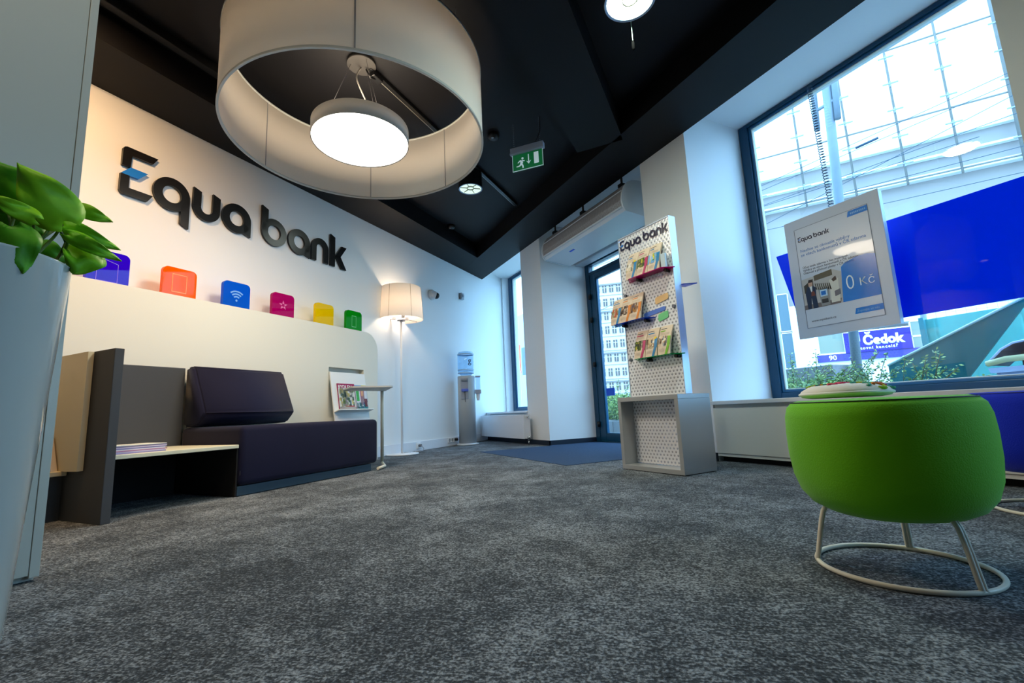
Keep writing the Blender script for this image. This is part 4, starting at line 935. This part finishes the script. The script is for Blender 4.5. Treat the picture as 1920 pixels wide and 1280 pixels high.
b=MB(FF); b.box(1.6,5.05,19.9,20.0,1.72,1.98); b.build('sign_band',mat('band_violet',(70,66,140),.5,spec=.2),r)
text('band_text','90',iw,r,lambda x,y,z: FF@Vector((1.95+x,19.895-z,1.77+y)),.24,bold=.02)
b=MB(FF); b.box(2.47,4.32,19.86,19.95,1.98,2.69); sg=b.build('sign_panel',mat('cedok_violet',(58,46,150),.5,spec=.2),r)
text('sign_lettering','Čedok',iw,sg,lambda x,y,z: FF@Vector((3.00+x*.9,19.855-z,2.22+y)),.44,bold=.05)
text('sign_lettering','cestovní kancelář',iw,sg,lambda x,y,z: FF@Vector((2.66+x,19.855-z,2.06+y)),.135,bold=.035,spacing=1.3)
b=MB(FF); f=lambda u,v,w:(u,19.855-w,v); 
b.ext([(2.64,2.60),(2.70,2.58),(2.78,2.62),(2.86,2.58),(2.92,2.60),(2.92,2.36),(2.78,2.24),(2.64,2.36)],f,0,.006); b.build('sign_crest',iw,sg)
b=MB(FF); b.ext([(2.69,2.54),(2.76,2.56),(2.76,2.34),(2.69,2.38)],f,.007,.010); b.ext([(2.80,2.56),(2.87,2.54),(2.87,2.38),(2.80,2.34)],f,.007,.010); b.build('sign_crest_detail',mat('cedok_violet',(58,46,150),.5,spec=.2),sg)
# old city block seen through the door
XO=Vector((.627,.779,0)).normalized()
FO=Matrix.Translation((7.274,-3.044,0))@Matrix.Rotation(math.atan2(XO.y,XO.x),4,'Z')
r=thing('apartment_block','tall white old apartment block with rows of windows seen through the door','building',FO@Vector((4,112,0)),math.atan2(XO.y,XO.x))
b=MB(FO); b.box(-14,26,110,125,-.1,47); b.build('facade',mat('old_facade',(206,198,192),.7),r)
b=MB(FO)
for z in (6.2,12.9,22.9,29.5): b.box(-14,26,109.6,110,z,z+.35)
for k in range(8): b.box(-14,26,109.85,110,3.6+3.35*k,3.68+3.35*k)
b.build('cornice',mat('old_cornice',(130,124,120),.7),r)
og=mat('old_window',(98,90,88),.4,spec=.2)
b=MB(FO); b.box(-4.9,-3.95,109.8,110.0,1,2.8); 
w0=b.build('window',og,r); 
b=MB(FO); b.box(-4.47,-4.38,109.74,109.82,1,2.8); b.box(-4.9,-3.95,109.74,109.82,2.1,2.18); 
c0=b.build('window_bar',mat('old_bar',(238,238,240),.5),w0)
base=w0.location.copy()
RO=Matrix.Rotation(math.atan2(XO.y,XO.x),3,'Z')
for i in range(11):
    for k in range(9):
        if i==0 and k==0: continue
        c=w0.copy(); COL.objects.link(c); d=c0.copy(); COL.objects.link(d); d.parent=c
        c.location=base+Vector((i*1.62,0,k*3.35))
# narrow-window view: banner and a pale block
b=MB(); p=[(-2.3,4,1.45),(-2.05,4,1.45),(-2.15,4,1.0)]
v0=lambda q,y:(7.274+0,0,0)
def at(px,py,Y):
    x=(px-960)/858.71;y=(py-640)/858.71; d=Vector((MW[0][0]*x+MW[0][1]*y+MW[0][2],MW[1][0]*x+MW[1][1]*y+MW[1][2],MW[2][0]*x+MW[2][1]*y+MW[2][2])); return Vector((7.274,-3.044,.45))+d*((Y+3.044)/d.y)
P=[at(967,646,4),at(974,646,4),at(977,700,4)]
b=MB(); b.prism(P,[p+Vector((0,.02,0)) for p in P]); 
pole_x=at(967,646,4); b2=MB(); b2.tube([(pole_x.x-.03,4,-.05),(pole_x.x-.03,4,pole_x.z+.3)],.025,8)
r=thing('street_banner','orange pennant banner on a thin pole outside the narrow window','banner',(pole_x.x-.03,4,-.03)); b.build('pennant',mat('pennant_orange',(235,90,30),.6),r); b2.build('pole',st,r)
q0=at(978,662,9);q1=at(996,700,9)
b=MB(); b.box(q0.x,q0.x+1.3,9,9.1,q1.z,q0.z+.3); b2=MB(); b2.box(q0.x+.6,q0.x+.7,9.02,9.08,-.03,q1.z)
r=thing('street_sign','blue street information board outside the narrow window','street sign',(q0.x+.65,9.05,-.03)); b.build('board',mat('board_blue',(80,104,160),.5),r); b2.build('post',st,r)
q0=at(976,590,16)
b=MB(); b.box(q0.x-.6,q0.x+1.0,16,17.5,-.03,q0.z); tag(b.build('distant_building',mat('kiosk_pale',(176,200,226),.5)),'low pale blue-grey building behind the blue street board','building')
# lamp post
r=thing('lamp_post','pale grey steel street post with two short side tubes outside the big window','lamp post',(4.166,3,-.03))
pg=mat('post_grey',(128,140,152),.4,vary=(3,.15))
b=MB(); b.tube([(4.166,3,-.03),(4.372,3,4.66),(4.44,3,6.2)],.052,20); b.build('pole',pg,r)
for xx,x2 in ((4.175,4.235),(4.425,4.49)):
    b=MB(); b.tube([(xx,3,3.86),(x2,3,5.1)],.035,14); b.build('side_tube',pg,r)
b=MB(); b.tube([(4.19,3,4.12),(4.44,3,4.12)],.022,10); b.build('crossbar',pg,r)
b=MB(); b.tube([(4.60,3.6,-.03),(4.70,3.6,1.9)],.03,12); tag(b.build('signpost',pg),'thin pale post standing right behind the lamp post','post')
# overhead wires
wl_=[((.29,4.68),(3.97,5.58)),((.28,4.58),(3.97,5.39)),((.66,4.01),(3.98,5.18)),((.27,4.27),(3.97,4.86)),((.35,4.11),(3.97,4.29)),((2.17,3.81),(3.9,3.86)),((.18,4.24),(2.54,4.51))]
nm=['topmost overhead tram wire rising to the right across the big window','second overhead wire, carrying the small turnbuckle','steep overhead wire rising from behind the poster to the right edge','long overhead wire running just above the poster','low overhead wire passing right above the blue panel','lowest short overhead wire right of the poster','overhead wire from the left window frame towards the street post']
for (a,c),l in zip(wl_,nm):
    dx=(c[0]-a[0]); dz=c[1]-a[1]; k=1.2
    r=thing('overhead_wire',l,'wire',FF@Vector((a[0],10,a[1])),0,'overhead wires outside the big window')
    b=MB(FF); b.tube([(a[0]-dx*k,10,a[1]-dz*k),(c[0]+dx*.4,10,c[1]+dz*.4)],.0055,5); b.build('cable',mat('wire_dark',(40,66,88),.5),r)
    if 'turnbuckle' in l:
        b=MB(FF); b.tube([(1.86,10,4.965),(2.2,10,5.05)],.022,6); b.build('turnbuckle',mat('wire_dark',(40,66,88),.5),r)
# concrete block, shrubs
b=MB(); b.box(2.9,4.10,2.7,3.1,-.03,.835,bev=.01); tag(b.build('concrete_block',mat('concrete_pale',(130,132,138),.8,vary=(20,.1))),'long grey concrete block standing behind the shrubs outside','concrete block')
def shrub(cx,cy,rx,ry,z0,z1,n,label,seed,cols=0,spikes=0):
    q=random.Random(seed); r=thing('shrub',label,'shrub',(cx,cy,-.03),0,'shrubs outside the windows')
    ms=[mat('shrub_%d'%i,c,.6) for i,c in enumerate(((128,158,92),(176,196,116),(84,124,96)))]
    b=MB()
    def lf(p,s):
        d=Vector((q.gauss(0,1),q.gauss(0,1),q.gauss(0,.6))).normalized(); e=d.cross(Vector((q.gauss(0,1),q.gauss(0,1),q.gauss(0,1)))).normalized()
        f=b.bm.faces.new([b.bm.verts.new(p),b.bm.verts.new(p+d*s*.5+e*s*.22),b.bm.verts.new(p+d*s),b.bm.verts.new(p+d*s*.5-e*s*.22)]); f.material_index=q.choice((0,0,1,1,2))
    for i in range(n):
        a=q.uniform(0,2*PI);u=q.uniform(-1,1);rr_=q.uniform(.55,1)**.5; c_=math.sqrt(1-u*u)
        p=Vector((cx+rx*rr_*c_*math.cos(a),cy+ry*rr_*c_*math.sin(a),(z0+z1)/2+(z1-z0)/2*rr_*u)); lf(p,q.uniform(.035,.065))
    st_=MB()
    for i in range(spikes):
        a=q.uniform(-.9,.9); L=q.uniform(.2,.42); p0=Vector((cx+q.uniform(-.7,.9)*rx,cy+q.uniform(-.6,.2)*ry,z1-.14)); d=Vector((math.sin(a)+.35,q.uniform(-.2,.2),.25+.4*abs(math.cos(a)))).normalized()
        st_.tube([p0,p0+d*L*.6,p0+d*L+Vector((0,0,-.02))],.003,4)
        for k in range(34): lf(p0+d*L*(k/34)+Vector((q.gauss(0,.008),q.gauss(0,.008),q.gauss(0,.008))),.035)
    b.build('foliage',ms,r,recalc=False)
    for i in range(4): st_.tube([(cx+q.uniform(-.1,.1),cy+q.uniform(-.1,.1),-.03),(cx+q.uniform(-.5,.5)*rx,cy+q.uniform(-.5,.5)*ry,(z0+z1)/2+.05)],.012,6)
    st_.build('branch',mat('branch_brown',(96,88,60),.8),r)
shrub(3.75,2.05,.62,.30,-.02,.72,5200,'dense yellow-green shrub at the left of the big window',1,spikes=10)
shrub(4.55,1.80,.50,.30,-.02,.66,4600,'feathery green shrub in front of the lamp post',2,spikes=26)
shrub(5.10,1.70,.42,.28,-.02,.54,3600,'low feathery shrub with branches reaching right over the teal glass',3,spikes=34)
shrub(3.05,2.3,.5,.4,-.02,.78,3000,'shrub growing just past the left frame of the big window',4,spikes=8)
shrub(.55,2.2,.55,.40,.18,.70,5200,'bushy green hedge shrub seen through the glass door, above the planter',5,spikes=4)
shrub(1.45,2.0,.50,.38,.18,.66,5200,'hedge shrub seen through the door beside the display stand',6,spikes=4)
shrub(-.55,2.6,.55,.40,.18,.72,3000,'hedge shrub seen low through the narrow window',7,spikes=2)
b=MB(); b.box(-1.2,2.1,1.65,2.6,-.03,.24,bev=.02)
for i in range(16): b.box(-1.15+i*.2,-1.13+i*.2,1.64,1.66,.0,.22)
tag(b.build('concrete_planter',mat('planter_concrete',(140,142,146),.8,vary=(6,.12))),'pale ribbed concrete planter trough outside the glass door','planter')
# teal glass canopy
r=thing('glass_canopy','sloping teal glass canopy outside the right part of the big window','glass canopy',(5.5,2.5,-.03))
tg=acrylic('teal_glass',(64,140,146),.70); tg2=acrylic('teal_glass_pale',(136,200,198),.45)
A_=[(4.745,.742),(5.82,1.215),(6.6,1.56),(6.45,1.30),(5.80,1.10),(5.27,.48),(4.80,.30)]
A_=[(4.745,.742),(5.83,1.219),(6.9,1.69),(6.9,1.60),(5.80,1.165),(5.27,.47),(4.85,.0),(4.745,.0)]
b=MB(); b.ext(A_,lambda u,v,w:(u,w,v),2.5,2.52); b.build('glass_roof_panel',tg,r)
b=MB(); b.box(5.0,7.2,2.68,2.70,-.03,1.18); b.build('glass_side_panel',tg2,r)
b=MB(); b.tube([(4.745,2.49,.75),(6.9,2.49,1.70)],.012,8); b.build('edge_rail',mat('rail_pale',(190,215,225),.3),r)
for x in (5.0,6.9): 
    b=MB(); b.box(x,x+.04,2.64,2.72,-.03,1.2); b.build('post',mat('rail_teal',(80,150,160),.4),r)
# litter bin
r=thing('litter_bin','street litter bin with dark hood, cream lip and grey body at the right edge','litter bin',(6.05,1.75,-.03))
b=MB(); b.box(5.80,6.35,1.62,2.0,-.03,.60,bev=.03); b.build('body',mat('bin_grey',(120,140,170),.6),r)
b=MB(); b.prism([(5.785,1.60,.575),(6.37,1.60,.585),(6.37,1.60,.625),(5.775,1.60,.612)],[(5.785,2.02,.575),(6.37,2.02,.585),(6.37,2.02,.625),(5.775,2.02,.612)]); b.build('bin_bag',mat('bin_bag',(200,212,235),.5),r)
b=MB(); b.tube([(5.775,1.60,.645),(5.88,1.585,.668),(6.37,1.585,.685)],.022,12); b.build('lip',mat('bin_lip',(206,202,150),.4),r)
pf=[(5.765,.632),(5.80,.665),(5.865,.735),(5.93,.772),(6.02,.785),(6.40,.80)]
b=MB(); b.prism([(x,1.60,z) for x,z in pf]+[(x,1.60,z+.014) for x,z in pf[::-1]],[(x,2.02,z) for x,z in pf]+[(x,2.02,z+.014) for x,z in pf[::-1]]); b.box(5.85,6.38,1.98,2.0,.62,.78); b.build('hood',mat('bin_hood',(66,60,78),.4),r)
b=MB(); b.tube([(5.77,1.595,.636),(5.865,1.595,.742),(5.93,1.595,.780),(6.02,1.595,.793),(6.4,1.595,.808)],.008,8); b.build('hood_edge',mat('hood_edge',(200,205,235),.3),r)
# ================================================================== added spotlights, out of view, to warm the logo wall and light the room
def spotfix(s,o,label):
    p=WA(s,o,2.86); r=thing('added_spotlight',label,'spotlight',p,0)
    b=MB(); b.lathe([(.045,2.82),(.045,2.95),(.0,2.95)],(p.x,p.y,0),24,cap=False); b.tube([(p.x,p.y,2.95),(p.x,p.y,2.999)],.008,8); b.build('housing',mat('track_black',(10,10,12),.35),r)
    b=MB(); b.lathe([(0,2.83),(.04,2.83)],(p.x,p.y,0),24,cap=False); b.build('lamp_face',emis('spot_face',(255,225,180),6),r); return p
def spot(p,tgt,w,col,ang=100,blend=.8,size=.06):
    l=bpy.data.lights.new('spot','SPOT'); l.energy=w; l.color=lin(col); l.spot_size=math.radians(ang); l.spot_blend=blend; l.shadow_soft_size=size
    o=bpy.data.objects.new('added_spot_lamp',l); COL.objects.link(o); o.location=p; o.rotation_euler=(Vector(tgt)-Vector(p)).to_track_quat('-Z','Y').to_euler(); return o
WARM=(255,205,146)
p=spotfix(6.05,1.15,'small black spotlight added to warm the logo wall, left of the view')
spot(p-Vector((0,0,.06)),WA(5.8,0,1.6),125,WARM,130)
p=spotfix(6.9,2.6,'small black spotlight added for more room light, above the camera side')
spot(p-Vector((0,0,.06)),WA(5.5,1.6,0),34,(255,232,195),130)
def area(p,size,w,col,tgt=None,shape='DISK'):
    l=bpy.data.lights.new('area','AREA'); l.energy=w; l.color=lin(col); l.shape=shape; l.size=size
    o=bpy.data.objects.new('lamp_light',l); COL.objects.link(o); o.location=p
    if tgt: o.rotation_euler=(Vector(tgt)-Vector(p)).to_track_quat('-Z','Y').to_euler()
    return o
area((px_,py_,2.360),.62,30,(255,236,208))
a_=area((px_,py_,2.485),.5,16,(255,232,200)); a_.rotation_euler=(PI,0,0)
area((5.50,-1.30,2.795),.24,18,(240,255,235))
area((3.04,-1.367,2.785),.2,9,(235,250,240))
l=bpy.data.lights.new('bulb','POINT'); l.energy=34; l.color=lin((255,222,184)); l.shadow_soft_size=.05; o=bpy.data.objects.new('bulb_light',l); COL.objects.link(o); o.location=(lx,ly,1.80)
# daylight openings (sampling portals, they emit nothing)
for (x,z,w,h) in ((5.6,1.73,1.9,2.5),(3.05,1.2,1.9,2.4),(.5,1.7,1.9,2.5),(8.7,1.73,2.2,2.5)):
    l=bpy.data.lights.new('portal','AREA'); l.shape='RECTANGLE'; l.size=w; l.size_y=h; l.cycles.is_portal=True
    o=bpy.data.objects.new('window_portal',l); COL.objects.link(o); o.location=(x,.95,z); o.rotation_euler=(PI/2*-1,0,0)
    o.rotation_euler=Vector((0,-1,0)).to_track_quat('-Z','Z').to_euler()
# world: bright overcast, bluish
w=bpy.data.worlds.new('sky'); sc.world=w; w.use_nodes=True; nt=w.node_tree
bg=nt.nodes['Background']; bg.inputs[0].default_value=(.41,.68,1.0,1); bg.inputs[1].default_value=7.6
# ================================================================== camera
cam=bpy.data.cameras.new('camera'); cam.sensor_width=36; cam.lens=36*858.71/1920; cam.clip_start=.05; cam.clip_end=500
co=bpy.data.objects.new('camera',cam); COL.objects.link(co); sc.camera=co
R3=Matrix(((MW[0][0],-MW[0][1],-MW[0][2]),(MW[1][0],-MW[1][1],-MW[1][2]),(MW[2][0],-MW[2][1],-MW[2][2])))
co.matrix_world=Matrix.Translation((CX,CY,CZ))@R3.to_4x4()
sc.view_settings.view_transform='Standard'; sc.view_settings.look='None'; sc.view_settings.exposure=0; sc.view_settings.gamma=1; sc.view_settings.use_curve_mapping=False
sc.cycles.use_denoising=True
sc.cycles.max_bounces=8; sc.cycles.transparent_max_bounces=16; sc.cycles.sample_clamp_indirect=8
